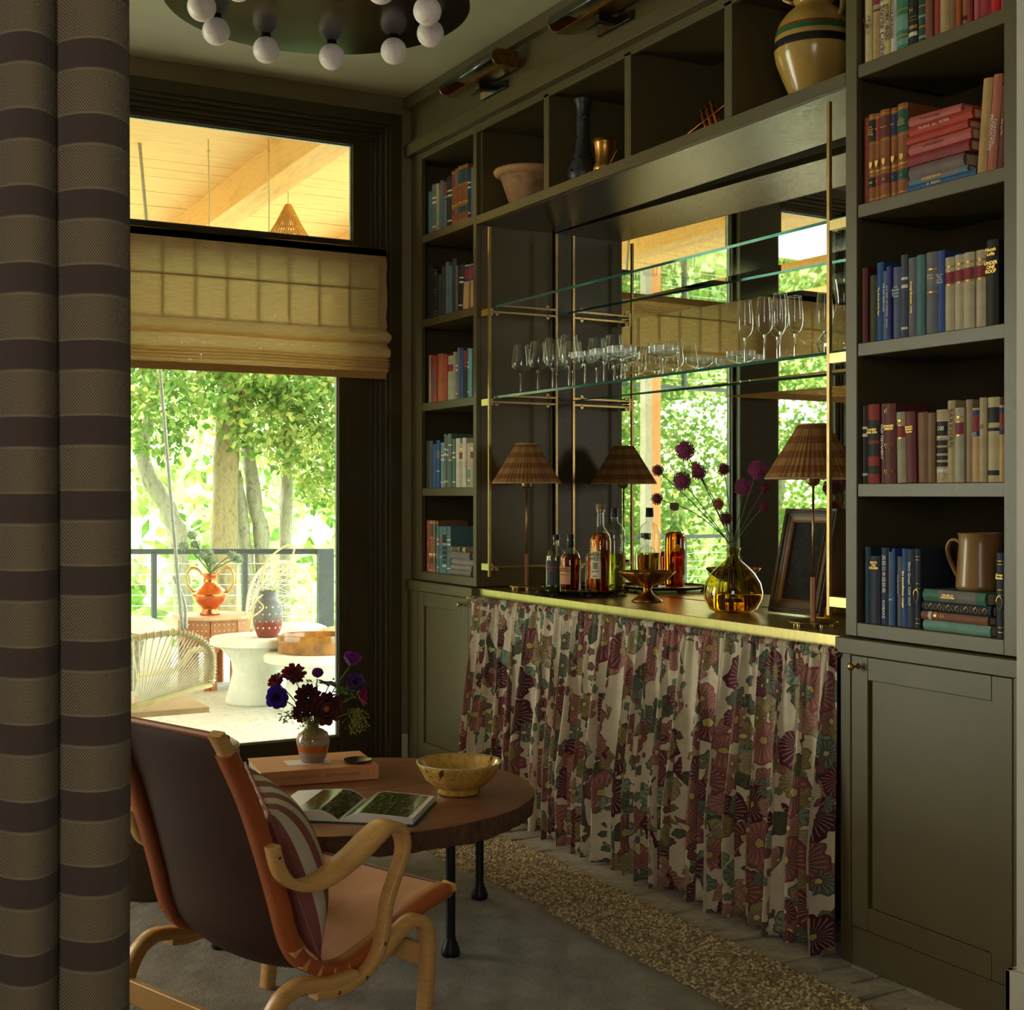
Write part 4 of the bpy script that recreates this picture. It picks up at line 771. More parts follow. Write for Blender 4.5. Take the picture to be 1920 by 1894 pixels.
# amber vase of alliums
vx, vy = 2.90, 3.68
va = thing('amber_vase', 'round amber glass bottle vase holding alliums on the bar', 'vase', (vx, vy, ZB))
MB().lathe([(0, .002), (.060, .0), (.082, .012), (.098, .045), (.101, .070), (.094, .100), (.074, .134), (.048, .160), (.028, .176), (.0195, .188), (.0185, .200), (.022, .209), (.025, .213), (.0245, .218), (.021, .221), (.018, .219)], 48, (vx, vy, ZB), close=False).build('glass_body', AMBERT, va, smooth=True)
MB().lathe([(0, .010), (.062, .010), (.082, .022), (.094, .048), (.096, .062), (0, .062)], 48, (vx, vy, ZB), close=False).build('water', m_solid('amber_water', (.86, .66, .10), 1.33), va, smooth=True)
ALL = P('allium_floret', K(150, 62, 112), .7, 0, .35, 60); ALD = P('allium_floret_dark', K(112, 30, 56), .7, 0, .35, 60); ALO = P('allium_floret_fading', K(170, 84, 66), .7, 0, .35, 60); STEM = P('green_stem', K(92, 116, 52), .5, 0, .15, 20)
heads = [(2.756, 3.76, 1.464, .0345, 0, 'largest purple allium, highest in the vase'), (2.748, 3.764, 1.361, .0325, 0, 'large purple allium leaning to the window below the highest'), (2.80, 3.74, 1.391, .0273, 0, 'purple allium half hidden behind the large one'), (2.675, 3.805, 1.397, .0218, 1, 'crimson allium farthest to the window side, upper one'),
         (2.79, 3.743, 1.41, .0172, 2, 'small orange pink allium beside the purple pair'), (2.673, 3.806, 1.30, .0218, 1, 'drooping crimson allium lowest on the window side'), (2.872, 3.695, 1.401, .0237, 1, 'dark crimson allium standing upright over the vase'), (2.931, 3.663, 1.339, .0328, 0, 'large magenta allium right above the vase neck side'),
         (2.94, 3.60, 1.397, .0328, 0, 'ragged mauve allium next to the lampshade'), (2.856, 3.704, 1.282, .0218, 2, 'orange red allium low over the vase'), (2.878, 3.692, 1.233, .0237, 1, 'lowest dark red allium just over the vase'), (2.97, 3.60, 1.337, .0218, 1, 'dark allium beneath the lampshade edge'), (2.975, 3.61, 1.273, .020, 1, 'crimson allium touching the picture frame corner')]
ra = random.Random(11)
for i, (x, y, z, r, m, lb) in enumerate(heads):
    t = thing('allium', lb, 'flower', (x, y, z), 'alliums in the amber vase')
    h = MB(); mt = (ALL, ALD, ALO)[m]; n = 150 if r > .026 else 90
    h.sphere((x, y, z), r*.72, 14, 9)
    for k in range(n):
        ph = math.acos(1-2*(k+.5)/n); th = pi*(1+5**.5)*k; d = Vector((math.cos(th)*math.sin(ph), math.sin(th)*math.sin(ph), math.cos(ph)))
        q = Vector((x, y, z))+d*r*ra.uniform(.86, 1.06); s_ = d.orthogonal().normalized()*r*.085; u_ = d.cross(s_); b = Vector((x, y, z))+d*r*.66
        h.add([b, q+s_-d*r*.08, q+u_-d*r*.08, q-s_-d*r*.08, q-u_-d*r*.08, q+d*r*.04], [(0, 2, 1), (0, 3, 2), (0, 4, 3), (0, 1, 4), (1, 2, 5), (2, 3, 5), (3, 4, 5), (4, 1, 5)])
    h.build('flower_head', mt, t)
    a = 2.4*i; nk = Vector((vx+.008*math.cos(a), vy+.008*math.sin(a), ZB+.215)); bt = Vector((vx+.055*math.cos(a), vy+.055*math.sin(a), ZB+.012))
    e = Vector((x, y, z)); md = nk*.5+e*.5+Vector((0, 0, .035 if z < 1.33 and m == 1 and y > 3.75 else .012))+Vector((ra.uniform(-.006, .006), ra.uniform(-.006, .006), 0))
    w2 = nk*.5+bt*.5+Vector((ra.uniform(-.012, .012), ra.uniform(-.012, .012), .02))
    MB().tube(smoothpts([bt, w2, nk, md, e], 7), .0017, 6).build('stem', STEM, t, smooth=True)
# dark framed relief leaning on the mirror
fr = thing('framed_relief', 'dark carved frame with a black relief picture leaning behind the lamp', 'picture', (0, 0, 0))
W2, H2 = .118, .178
for k, (o0, o1, d) in enumerate(((0, .026, .020), (.026, .040, .014), (.040, .0465, .017))):
    m = MB(); a0, a1 = W2-o0, W2-o1; b0, b1 = H2-o0, H2-o1
    v = []
    for (p, q, dd) in ((a0, b0, .0), (a0, b0, d), (a1, b1, d*.8), (a1, b1, 0)): v += [(-dd, -p, -q+H2), (-dd, p, -q+H2), (-dd, p, q+H2), (-dd, -p, q+H2)]
    m.add(v, [(j*4+i, j*4+(i+1) % 4, j*4+4+(i+1) % 4, j*4+4+i) for j in range(3) for i in range(4)])
    m.build(('carved_border', 'inner_moulding', 'gilt_slip')[k], (DARKW, P('bronze_moulding', K(110, 88, 66), .4, .3), P('worn_gilt_slip', K(136, 92, 54), .4, .4))[k], fr)
em = MB(); re_ = random.Random(8)
for k in range(90):
    s_ = k % 2; t_ = (k//2)/45; 
    for (yy, zz) in (((2*t_-1)*(W2-.012), (H2-.012)*(1 if s_ else -1)+H2), ((W2-.012)*(1 if s_ else -1), (2*t_-1)*(H2-.012)+H2)):
        em.sphere((-.021, yy, zz), .0042, 6, 4, sc=(.6, 1, 1.25))
q = em.build('carved_beading', DARKW, fr, smooth=True); q['kind'] = 'stuff'
g = G('black_relief'); v = g.obj(); a = g.noise(28, v, 8, .8, 1.6); RELIEF = g.done(g.bsdf(col=g.ramp(a, [(.35, K(34, 34, 36)[:3]), (.6, K(84, 84, 84)[:3]), (.8, K(140, 130, 118)[:3])]), ro=.35, nor=g.bump(a, 1, .02)))
pn = MB(); 
def rel(u, v_):
    y = (u-.5)*2*(W2-.046); z = v_*2*(H2-.046)+.046; d = .004*math.exp(-((y/.018)**2+((z-.25)/.022)**2))+.0045*math.exp(-((y/.032)**2+((z-.16)/.05)**2))+.0015*math.sin(y*300)*math.sin(z*260)
    return (-.006-d, y, z)
pn.grid(rel, 30, 44).build('relief_picture', RELIEF, fr, smooth=True)
MB().box(0, .006, -W2+.002, W2-.002, .002, 2*H2-.002).build('backing_board', P('backing_wood', K(120, 76, 44), .7), fr)
fr.matrix_world = Matrix.Translation((3.005, 3.475, ZB+.004)) @ Matrix.Rotation(R(4), 4, 'Z') @ Matrix.Rotation(R(13.5), 4, 'Y')

# ------------------------------------------------------------------ stemware on the lower glass shelf
ZS = 1.7318
def wine(nm, lab, cat, grp, bowl, stem_r, stem_h, foot_r):
    t = thing(nm, lab, cat, (0, 0, 0), grp)
    MB().lathe(bowl, 32, close=False).build('bowl', THIN, t, smooth=True)
    rim = bowl[-1]; MB().tube([(rim[0]*math.cos(a), rim[0]*math.sin(a), rim[1]) for a in np.linspace(0, 2*pi, 33)], .0007, 5, cap=False).build('rim', CLEARS, t, smooth=True)
    MB().lathe([(0, 0), (foot_r, 0), (foot_r, .0012), (.012, .0035), (stem_r*1.1, .009), (stem_r, .02), (stem_r, stem_h-.012), (stem_r*1.9, stem_h-.002), (0, stem_h+.002)], 24, close=False).build('stem', CLEARS, t, smooth=True)
    return t
wg = wine('wine_glass', 'x', 'glass', 'wine glasses on the lower glass shelf', [(0, .094), (.012, .0945), (.026, .100), (.037, .110), (.0425, .124), (.0425, .134), (.0395, .160), (.0345, .190), (.0315, .213)], .0036, .096, .036)
cpx = [(.0, .089), (.012, .090), (.030, .094), (.048, .103), (.054, .110), (.0545, .118), (.0545, .134)]
cg = wine('coupe_glass', 'x', 'glass', 'ribbed coupe glasses on the lower glass shelf', cpx, .0033, .091, .035)
rb = MB().grid(lambda u, v: ((.0547+.0011*math.cos(2*pi*u*60))*math.cos(2*pi*u), (.0547+.0011*math.cos(2*pi*u*60))*math.sin(2*pi*u), .109+.024*v), 240, 1, wrap=True).build('ribbed_band', m_glass('ribbed_glass', (.84, .88, .84), 2.6, .06, (1, 1, 1)), cg, smooth=True)
fg = wine('champagne_flute', 'x', 'glass', 'champagne flutes on the lower glass shelf', [(0, .092), (.008, .094), (.018, .103), (.0245, .118), (.0265, .136), (.0262, .16), (.0235, .19), (.0205, .212)], .0033, .094, .030)
def putall(proto, items):
    for i, (x, y, lb) in enumerate(items):
        o = proto if i == 0 else dup(proto)
        place(o, (x, y, ZS), .3*i, lb)
putall(wg, [(2.80, 4.979, 'wine glass at the window-side end of the lower glass shelf'), (2.80, 4.835, 'wine glass second from the window-side end, front row'), (2.80, 4.715, 'wine glass third from the window-side end, front row'), (2.80, 4.590, 'wine glass fourth in the front row, next to the coupes'),
            (2.93, 4.90, 'wine glass in the back row nearest the window-side end'), (2.93, 4.77, 'wine glass second in the back row by the mirror'), (2.95, 4.62, 'wine glass behind the ribbed coupes by the mirror'), (2.955, 4.50, 'last wine glass in the back row by the mirror')])
putall(cg, [(2.79, 4.455, 'ribbed coupe glass beside the front row of wine glasses'), (2.80, 4.335, 'ribbed coupe glass second in the front row of coupes'), (2.80, 4.215, 'ribbed coupe glass third in the front row of coupes'), (2.925, 4.375, 'ribbed coupe glass behind the front row, by the mirror'), (2.93, 4.13, 'ribbed coupe glass standing last and a little apart')])
putall(fg, [(2.80, 3.492, 'champagne flute standing apart nearest the coupes'), (2.80, 3.394, 'champagne flute second from the coupes, front row'), (2.875, 3.42, 'champagne flute behind the second one'), (2.79, 3.305, 'champagne flute third in the front row'), (2.87, 3.33, 'champagne flute behind the third one'), (2.90, 3.225, 'champagne flute just before the carafe')])
ca = thing('carafe', 'wide based clear glass carafe at the near end of the lower glass shelf', 'carafe', (2.865, 3.10, ZS))
MB().lathe([(0, .003), (.055, .002), (.078, .016), (.083, .034), (.076, .055), (.055, .082), (.034, .112), (.0255, .145), (.026, .175), (.034, .215), (.0435, .248), (.0425, .249)], 48, (2.865, 3.10, ZS), close=False).build('glass_body', m_glass('carafe_glass', (.88, .92, .88), 2.4), ca, smooth=True)

# ------------------------------------------------------------------ cubby things
ZQ = 2.5145
tb = thing('terracotta_bowl', 'wide terracotta bowl in the cubby nearest the window', 'bowl', (2.855, 5.02, ZQ))
TERR = P('weathered_terracotta', K(176, 134, 98), .8, 0, .35, 22, .3, 60)
MB().lathe([(0, 0), (.062, 0), (.066, .004), (.118, .150), (.122, .158), (.112, .155), (.060, .012), (0, .010)], 48, (2.855, 5.02, ZQ), close=False).build('bowl_body', TERR, tb, smooth=True, auto=40)
MB().lathe([(.114, .150), (.126, .149), (.142, .160), (.146, .171), (.140, .180), (.126, .181), (.112, .172), (.108, .160), (.114, .150)], 48, (2.855, 5.02, ZQ), close=False).build('rolled_rim', P('terracotta_rim', K(204, 156, 108), .8, 0, .15, 22, .2, 60), tb, smooth=True)
bv = thing('black_vase', 'tall black clay vase with small thorns in the second cubby', 'vase', (2.80, 4.49, ZQ))
BCL = P('burnished_black_clay', K(58, 56, 56), .38, 0, .3, 20, .2, 80)
MB().lathe([(0, 0), (.036, 0), (.055, .022), (.060, .050), (.052, .080), (.038, .110), (.029, .150), (.025, .200), (.024, .250), (.0255, .262), (.0235, .268), (.024, .300), (.030, .326), (.037, .340), (.036, .343), (.028, .332), (.018, .30), (.018, .2)], 32, (2.80, 4.49, ZQ), close=False).build('vase_body', BCL, bv, smooth=True)
th = MB()
for a, z, r in ((3.4, .055, .060), (4.6, .045, .06), (3.9, .105, .040), (4.9, .10, .041), (3.2, .100, .042), (4.2, .17, .028), (3.0, .19, .026), (4.4, .26, .0255), (5.3, .055, .058)):
    d = Vector((math.cos(a), math.sin(a), .25)); p = Vector((2.80+r*math.cos(a)*.95, 4.49+r*math.sin(a)*.95, ZQ+z)); th.tube([p, p+d*.009, p+d*.018], [.006, .004, .0008], 8)
th.build('thorn', BCL, bv, smooth=True)['kind'] = 'stuff'
bc = thing('brass_cup', 'hammered brass cup with a flared rim beside the black vase', 'cup', (2.775, 4.29, ZQ))
MB().lathe([(0, 0), (.030, 0), (.042, .012), (.045, .028), (.040, .042), (.037, .048), (.0375, .09), (.041, .118), (.049, .133), (.046, .131), (.036, .115), (.033, .05), (0, .02)], 40, (2.775, 4.29, ZQ), close=False).build('cup_body', P('warm_brass', K(206, 150, 80), .32, 1, .15, 40, .15, 60), bc, smooth=True)
MB().tube(smoothpts([(2.76, 4.245, ZQ+.02), (2.75, 4.205, ZQ+.035), (2.755, 4.175, ZQ+.07)], 6), .003, 6).build('handle', BRASSD, bc, smooth=True)
# trumpet, valves down on the shelf
tp = thing('trumpet', 'old brass trumpet resting in the third cubby', 'trumpet', (0, 0, 0))
def circ(c, r, a0, a1, n=14, ax=(1, 0, 0), ay=(0, 0, 1)): return [Vector(c)+Vector(ax)*r*math.cos(a0+(a1-a0)*i/n)+Vector(ay)*r*math.sin(a0+(a1-a0)*i/n) for i in range(n+1)]
CB = P('copper_brass', K(196, 116, 58), .22, 1, .25, 30)
MB().tube([(-.26, 0, 0), (-.235, 0, 0), (-.05, 0, 0), (.1, 0, 0)], [.006, .0055, .0055, .006], 12).build('leadpipe', CB, tp, smooth=True)
MB().lathe([(.003, 0), (.004, .03), (.012, .045), (.014, .052), (.010, .05)], 16, close=False).build('mouthpiece', BRASS, tp, smooth=True).matrix_local = Matrix.Translation((-.24, 0, 0)) @ Matrix.Rotation(-pi/2, 4, 'Y')
for k in range(3):
    MB().lathe([(.0085, -.055), (.0095, -.05), (.0095, .05), (.0085, .055), (.003, .056), (.003, .072), (.008, .073), (.008, .077), (0, .078)], 16, (-.03+.024*k, .004, -.03)).build('valve', CB, tp, smooth=True, auto=40)
MB().tube([(.1, 0, 0)]+circ((.1, 0, -.035), .035, pi/2, -pi/2)+[(-.09, 0, -.07)]+circ((-.09, 0, -.04), .03, -pi/2, -1.5*pi)+[(0, 0, -.01)], .0055, 10).build('tuning_slide', CB, tp, smooth=True)
MB().tube(circ((0, .012, -.03), .045, 0, 2*pi, 26, (.55, 0, 0)), .0042, 8).build('slide_loop', BRASS, tp, smooth=True)
bell = [(.0055, 0), (.006, .08), (.008, .15), (.012, .19), (.022, .215), (.042, .235), (.060, .243), (.061, .244), (.058, .242), (.036, .229), (.012, .18)]
MB().lathe(bell, 36, close=False).build('bell', CB, tp, smooth=True).matrix_local = Matrix.Translation((.02, 0, 0)) @ Matrix.Rotation(pi/2, 4, 'Y')
tp.matrix_world = Matrix.Translation((2.845, 3.735, ZQ+.095)) @ Matrix.Rotation(R(-78), 4, 'Z') @ Matrix.Rotation(R(-21), 4, 'Y')
# stoneware jug
jg = thing('stoneware_jug', 'large ochre stoneware jug with green and black bands in the near cubby', 'jug', (2.835, 3.20, ZQ))
JUG = P('ochre_glaze', K(196, 158, 84), .22, 0, .14, 12, co=.4); 
jp = [(0, 0), (.058, 0), (.070, .020), (.094, .075), (.115, .130), (.122, .165), (.121, .180), (.120, .190), (.119, .205), (.116, .222), (.114, .230), (.106, .250), (.088, .275), (.062, .297), (.056, .306), (.058, .312), (.064, .318), (.064, .332), (.060, .338), (.056, .334), (.054, .30)]
m = MB().lathe(jp, 56, (2.835, 3.20, ZQ), close=False)
for i in range(len(m.f)):
    j = i//56; m.m[i] = {5: 1, 6: 1, 8: 2, 9: 3}.get(j, 0) if j in (5, 6, 8, 9) else 0
m.build('jug_body', [JUG, P('black_band', K(36, 32, 30), .2), P('green_band', K(54, 108, 62), .2), P('rust_band', K(140, 70, 34), .2)], jg, smooth=True)
for pts in ([(2.80, 3.26, .325), (2.79, 3.285, .345), (2.795, 3.27, .375), (2.82, 3.22, .392), (2.845, 3.17, .385), (2.86, 3.14, .35), (2.865, 3.135, .322)], [(2.845, 3.14, .315), (2.845, 3.112, .325), (2.845, 3.088, .305), (2.845, 3.085, .27), (2.842, 3.098, .245)]):
    MB().rtube(smoothpts([(x, y, ZQ+z-.0) for x, y, z in pts], 6), .020, .011, (1, .3, 0), r=.5).build('handle', JUG, jg, smooth=True)
# tan jug on the lying books
tj = thing('tan_jug', 'tan glazed pitcher standing on the book stack in the wall-end tower', 'jug', (0, 0, 0))
TJ = P('tan_glaze', K(162, 120, 70), .3, 0, .1, 10, co=.3)
def spout(a, j): return 1+(.16*math.exp(-((a-0)/.28)**2)+.16*math.exp(-((a-2*pi)/.28)**2) if j in (5, 6, 7, 8) else 0)*(.3 if j == 5 else 1)
MB().lathe([(0, 0), (.056, 0), (.061, .008), (.061, .012), (.053, .120), (.053, .138), (.056, .149), (.054, .150), (.050, .138), (.050, .02), (0, .01)], 64, fn=spout, close=False).build('jug_body', TJ, tj, smooth=True, auto=60)
MB().rtube(smoothpts([(-.052, 0, .118), (-.068, 0, .130), (-.086, 0, .126), (-.096, 0, .105), (-.090, 0, .078), (-.072, 0, .045), (-.058, 0, .022)], 6), .016, .0075, (0, 1, 0), r=.5).build('handle', TJ, tj, smooth=True)
place(tj, (2.795, 2.515, 1.064), R(-80))
# ------------------------------------------------------------------ chandelier and picture lights
ch = thing('chandelier', 'dark bronze disc chandelier ringed with alabaster globes', 'chandelier', (1.595, 4.191, 2.915))
MB().lathe([(0, 0), (.492, 0), (.497, .004), (.497, .022), (.49, .026), (0, .026)], 96, (1.595, 4.191, 2.915)).build('disc', BRONZE, ch, smooth=True, auto=30)
MB().lathe([(.012, .026), (.012, .25)], 12, (1.595, 4.191, 2.915)).lathe([(.07, .25), (.07, .272)], 24, (1.595, 4.191, 2.915)).build('stem', BRONZE, ch, smooth=True, auto=30)
for i, (x, y) in enumerate([(1.223, 4.246), (1.33, 4.447), (1.538, 4.549), (1.766, 4.508), (1.932, 4.344), (1.966, 4.118), (1.867, 3.933), (1.66, 3.83), (1.43, 3.87), (1.27, 4.02)]):
    s_ = MB().sphere((x, y, 2.865), .0455, 28, 18).build('globe', ALAB, ch, smooth=True)
    MB().lathe([(.017, 0), (.017, .012)], 16, (x, y, 2.904)).build('collar', BRONZE, s_)
def piclight(label, y0, y1):
    t = thing('picture_light', label, 'wall lamp', (2.62, (y0+y1)/2, 3.03)); n = 14; z0 = 3.062; x0 = 2.575; r = .034
    pr = [(x0-r*math.sin(a), z0+r*math.cos(a)) for a in np.linspace(-.25, 2.0, n)]
    v = [(x, y, z) for y in (y0, y1) for x, z in pr]
    MB().add(v, [(i, i+1, n+i+1, n+i) for i in range(n-1)]).build('hood', STEEL, t, smooth=True, solid=.0025)
    for y in (y0, y1):
        q = [(x0-r*1.02*math.sin(a), z0+r*1.02*math.cos(a)) for a in np.linspace(-.25, 2.6, n)]+[(2.66, z0-.03), (2.66, z0+.035)]
        MB().add([(x, y+d, z) for d in (-.003, .003) for x, z in q], [tuple(range(len(q))), tuple(range(2*len(q)-1, len(q)-1, -1))]+[(i, (i+1) % len(q), len(q)+(i+1) % len(q), len(q)+i) for i in range(len(q))]).build('end_cap', BRASSD, t)
    MB().add([(2.66, y0, z0-.03), (2.66, y1, z0-.03), (2.66, y1, z0+.035), (2.66, y0, z0+.035)], [(0, 1, 2, 3)]).add([(x0-.006, y0, z0-.040), (x0-.006, y1, z0-.040), (2.66, y1, z0-.03), (2.66, y0, z0-.03)], [(0, 1, 2, 3)]).build('reflector', BRASSD, t, solid=.002)
    ym = (y0+y1)/2
    MB().box(2.60, XU, ym-.018, ym+.018, z0-.062, z0-.038).build('arm', BLACK, t, bevel=.002)
    MB().box(2.672, XU, ym-.11, ym+.11, z0-.072, z0-.040).build('back_plate', STEEL, t, bevel=.002)
piclight('brass and steel picture light nearest the window on the frieze', 4.755, 5.235)
piclight('brass and steel picture light farther along the frieze', 3.84, 4.315)
# ------------------------------------------------------------------ floral skirt on its brass rod
rs = random.Random(21); NF = 25; LY = 5.168-2.910
phs = [0]
for k in range(NF): phs.append(phs[-1]+rs.uniform(.65, 1.35))
tot = phs[-1]; phs = [p/tot for p in phs]
amp = [rs.uniform(.65, 1.25) for _ in range(NF+1)]; lean = [rs.uniform(-.02, .02) for _ in range(NF+1)]; dep = [rs.uniform(.7, 1.2) for _ in range(NF+1)]
def skirt_pt(u, v):
    """u along the rod 0..1 from the near end, v 0 top .. 1 hem"""
    q = u*NF; k = min(NF-1, int(q)); f = q-k; y0 = 2.910+LY*phs[k]; y1 = 2.910+LY*phs[k+1]; w_ = y1-y0
    sp_ = min(1, v*3.2)**.8
    ya = y0+w_*f; a = 2*pi*f
    B = w_*.24*sp_*amp[k]; A = (.008+.034*min(1, v*1.5))*dep[k]
    y = ya+B*math.sin(a)+(lean[k]*(1-abs(2*f-1))*1.2)*v*v
    x = 2.652-A*(1-math.cos(a))*.95+.012-.010*v
    g3 = max(0, 1-v*2.6); x += .0045*g3*math.sin(a*3+k)-.003*g3*math.sin(a*5+2*k); y += .002*g3*math.sin(a*4+k)
    x += .0035*math.sin(v*7+k*1.7)*v
    return (min(x, 2.668), max(2.909, min(5.17, y)), .862-.85*v+.006*math.sin(k*2.1)*v)
NU = NF*26
sk = thing('bar_skirt', 'gathered hollyhock chintz skirt hanging below the brass counter', 'curtain', (2.65, 4.04, .01))
MB().grid(skirt_pt, NU, 34, uvf=lambda u, v: (u*LY*1.75, (1-v)*.86)).build('skirt_cloth', CHINTZ, sk, smooth=True, solid=.0012)
NR = 1400
def ruff(u, v):
    y = 2.909+(LY+.002)*u; a = 2*pi*v; h_ = .0105+.0022*math.sin(u*1500)+.0012*math.sin(u*611+1)
    return (2.665+h_*math.cos(a), y+.002*math.sin(a), .867+h_*1.15*math.sin(a))
MB().grid(lambda u, v: ruff(v, u), 10, NR, wrap=True, uvf=lambda u, v: (v*LY*1.75, .87+u*.05)).build('gathered_heading', CHINTZ, sk, smooth=True)
rod = MB().tube([(2.665, 2.908, .867), (2.665, 5.20, .867)], .0065, 12).sphere((2.665, 5.203, .867), .009, 14, 8)
tag(rod.build('skirt_rod', BRASSP, smooth=True), 'slim brass rod end carrying the floral skirt', 'curtain rod')
# ------------------------------------------------------------------ wool curtain near the camera
def cur(u, v):
    t = u*7.3; k = int(t); f = t-k; w_ = (.1005, .084, .09, .095, .1, .1, .1, .1)[k]; base = sum((.1005, .084, .09, .095, .1, .1, .1, .1)[:k])
    z = .0+3.17*(1-v); nar = 1+.02*math.sin(z*1.3+k)
    X = .467-.007*v-base-w_*f*nar; Y = 1.965-.062*abs(math.sin(pi*f))**.62
    X += .004*math.sin(z*2.1)-.006*v*(1-u)+(.012*math.sin(pi*f*2) if False else 0)
    Y += .004*math.sin(z*3+k)
    return (X, Y, z)
cu_ = thing('wool_curtain', 'brown and oat banded wool curtain hanging close by', 'curtain', (.1, 1.95, 0))
MB().grid(cur, 220, 60, uvf=lambda u, v: (u*7.3*.165, 3.17*(1-v)+.026+(.004 if int(u*7.3) % 2 else 0))).build('curtain_cloth', WOOLC, cu_, smooth=True, solid=.003)
MB().tube([(-.5, 1.955, 3.174), (.5, 1.955, 3.174)], .011, 12).build('curtain_rod', BRASS, cu_, smooth=True)

# ------------------------------------------------------------------ rugs
def wave(y): return 2.135+.012*math.sin(y*2.3)+.008*math.sin(y*7)+.05*max(0, (2.9-y))*.5
ju = thing('jute_rug', 'chunky braided jute rug border between the grey rug and the bricks', 'rug', (1.2, 3.2, 0))
MB().box(-1.6, 2.462, .6, 5.35, -.002, .011).build('rug_base', JUTE, ju)
rj = np.random.RandomState(4)
nx, ny = 40, 470; X0, X1, Y0, Y1 = 2.08, 2.468, 1.9, 5.35
ix, iy = np.meshgrid(np.arange(nx), np.arange(ny)); ix = ix.ravel(); iy = iy.ravel()
cx = X0+(X1-X0)*(ix+.5)/nx; cy = Y0+(Y1-Y0)*(iy+.5*(ix % 2))/ny
cx = cx+rj.uniform(-.001, .001, cx.size)+.006*np.sin(cy*5)*(cx > 2.44); hz = rj.uniform(.005, .0095, cx.size)
an = np.where(ix % 2 == 0, .55, -.55)+rj.uniform(-.2, .2, cx.size)
uu = []; 
for z_, r_ in ((0, 1.0), (.7, .72)):
    for a in np.linspace(0, 2*pi, 7)[:-1]: uu.append((math.cos(a)*r_, math.sin(a)*r_, z_))
uu.append((0, 0, 1)); uu = np.array(uu)
lx, ly = .0054, .0056
px_ = uu[None, :, 0]*lx; py_ = uu[None, :, 1]*ly*1.25
V = np.stack([cx[:, None]+px_*np.cos(an)[:, None]-py_*np.sin(an)[:, None], cy[:, None]+px_*np.sin(an)[:, None]+py_*np.cos(an)[:, None], .010+uu[None, :, 2]*hz[:, None]], -1).reshape(-1, 3)
q = [(i, (i+1) % 6, 6+(i+1) % 6, 6+i) for i in range(6)]+[(6+i, 6+(i+1) % 6, 12, 12) for i in range(6)]
tri = []
for a in q:
    tri += [(a[0], a[1], a[2])]+([(a[0], a[2], a[3])] if a[2] != a[3] else [])
tri = np.array(tri); F = (np.arange(cx.size)[:, None, None]*13+tri[None]).reshape(-1, 3)
o = npmesh('jute_braid', V, F, [JUTE, P('jute_light', K(214, 194, 156), .8, 0, .2, 60), P('jute_dark', K(126, 108, 82), .9, 0, .2, 60)], ju, mi=np.repeat(rj.choice(3, cx.size, p=[.5, .27, .23]), len(tri)), smooth=True, off=tuple(org(ju))); o['kind'] = 'stuff'
gr = thing('grey_rug', 'thick grey beige wool rug under the round table and chair', 'rug', (.6, 3.2, 0))
def rugf(u, v):
    y = .8+v*4.3; x1 = wave(y); x = -1.4+(x1+1.4)*u; e = min(1, (1-u)*60)
    return (x, y, .011+.016*e**.5+.0022*math.sin(x*41+y*13)*math.sin(y*37)*e+.001*math.sin(x*130)*math.sin(y*117)*e)
MB().grid(rugf, 240, 240).build('pile', WOOL, gr, smooth=True)
ZR = .026
# ------------------------------------------------------------------ round slab table
TX, TY, TZ = 1.573, 3.804, .42
tt = thing('coffee_table', 'low round live edge wood slab table on black iron legs', 'table', (TX, TY, 0))
N = 180; rt = random.Random(9); har = [(rt.uniform(-1, 1), rt.uniform(0, 6.28)) for _ in range(40)]
def rad_(a): return .532*(1+.008*math.sin(2*a+1)+.006*math.sin(3*a+2)+sum(h[0]*.0011*math.sin((k+5)*a+h[1]) for k, h in enumerate(har[:24])))
v = [(TX, TY, TZ)]; f = []
rings = (.3, .6, .85, .97, 1.0)
for q_ in rings:
    for i in range(N):
        a = 2*pi*i/N; r = rad_(a)*q_; v.append((TX+r*math.cos(a), TY+r*math.sin(a), TZ+(0 if q_ < 1 else -.003)+.0008*math.sin(9*a)*q_))
f = [(0, 1+i, 1+(i+1) % N) for i in range(N)]
for j in range(4): f += [(1+j*N+i, 1+(j+1)*N+i, 1+(j+1)*N+(i+1) % N, 1+j*N+(i+1) % N) for i in range(N)]
MB().add(v, f).build('table_top', SLABT, tt, smooth=True)
er = np.random.RandomState(5); e0 = er.uniform(-1, 1, (180, 7)); EN = np.zeros((720, 13))
for i_ in range(720):
    for j_ in range(13):
        a_, b_ = i_/4, j_/2; i0, j0 = int(a_), int(b_); fa, fb = a_-i0, b_-j0; j1 = min(6, j0+1); i1 = (i0+1) % 180
        EN[i_, j_] = .0042*((e0[i0, j0]*(1-fa)+e0[i1, j0]*fa)*(1-fb)+(e0[i0, j1]*(1-fa)+e0[i1, j1]*fa)*fb)+er.uniform(-.0012, .0012)+.0015*math.sin(i_*.13)
def edge(u, w_):
    a = 2*pi*u; b = rad_(a); k = w_
    r = b*(1-.008*k)+EN[int(round(u*720)) % 720][int(round(k*12))]*min(1, 3*k)-.03*max(0, k-.85)
    return (TX+r*math.cos(a), TY+r*math.sin(a), TZ-.003-.058*k+.002*math.sin(a*11)*k+.5*EN[int(round(u*720)) % 720][3]*k)
MB().grid(edge, 720, 12, wrap=True).build('bark_edge', SLABE, tt, smooth=True)
MB().lathe([(.0, TZ-.062), (.50, TZ-.062), (.515, TZ-.05)], 60, (TX, TY, 0), close=False).build('underside', SLABE, tt)
for (x, y) in ((-1.1, 0), ): pass
MB().box(TX-.50, TX+.40, TY-.004, TY-.002, TZ-.001, TZ+.0004).build('check_crack', P('dark_crack', K(34, 20, 16), .8), tt)
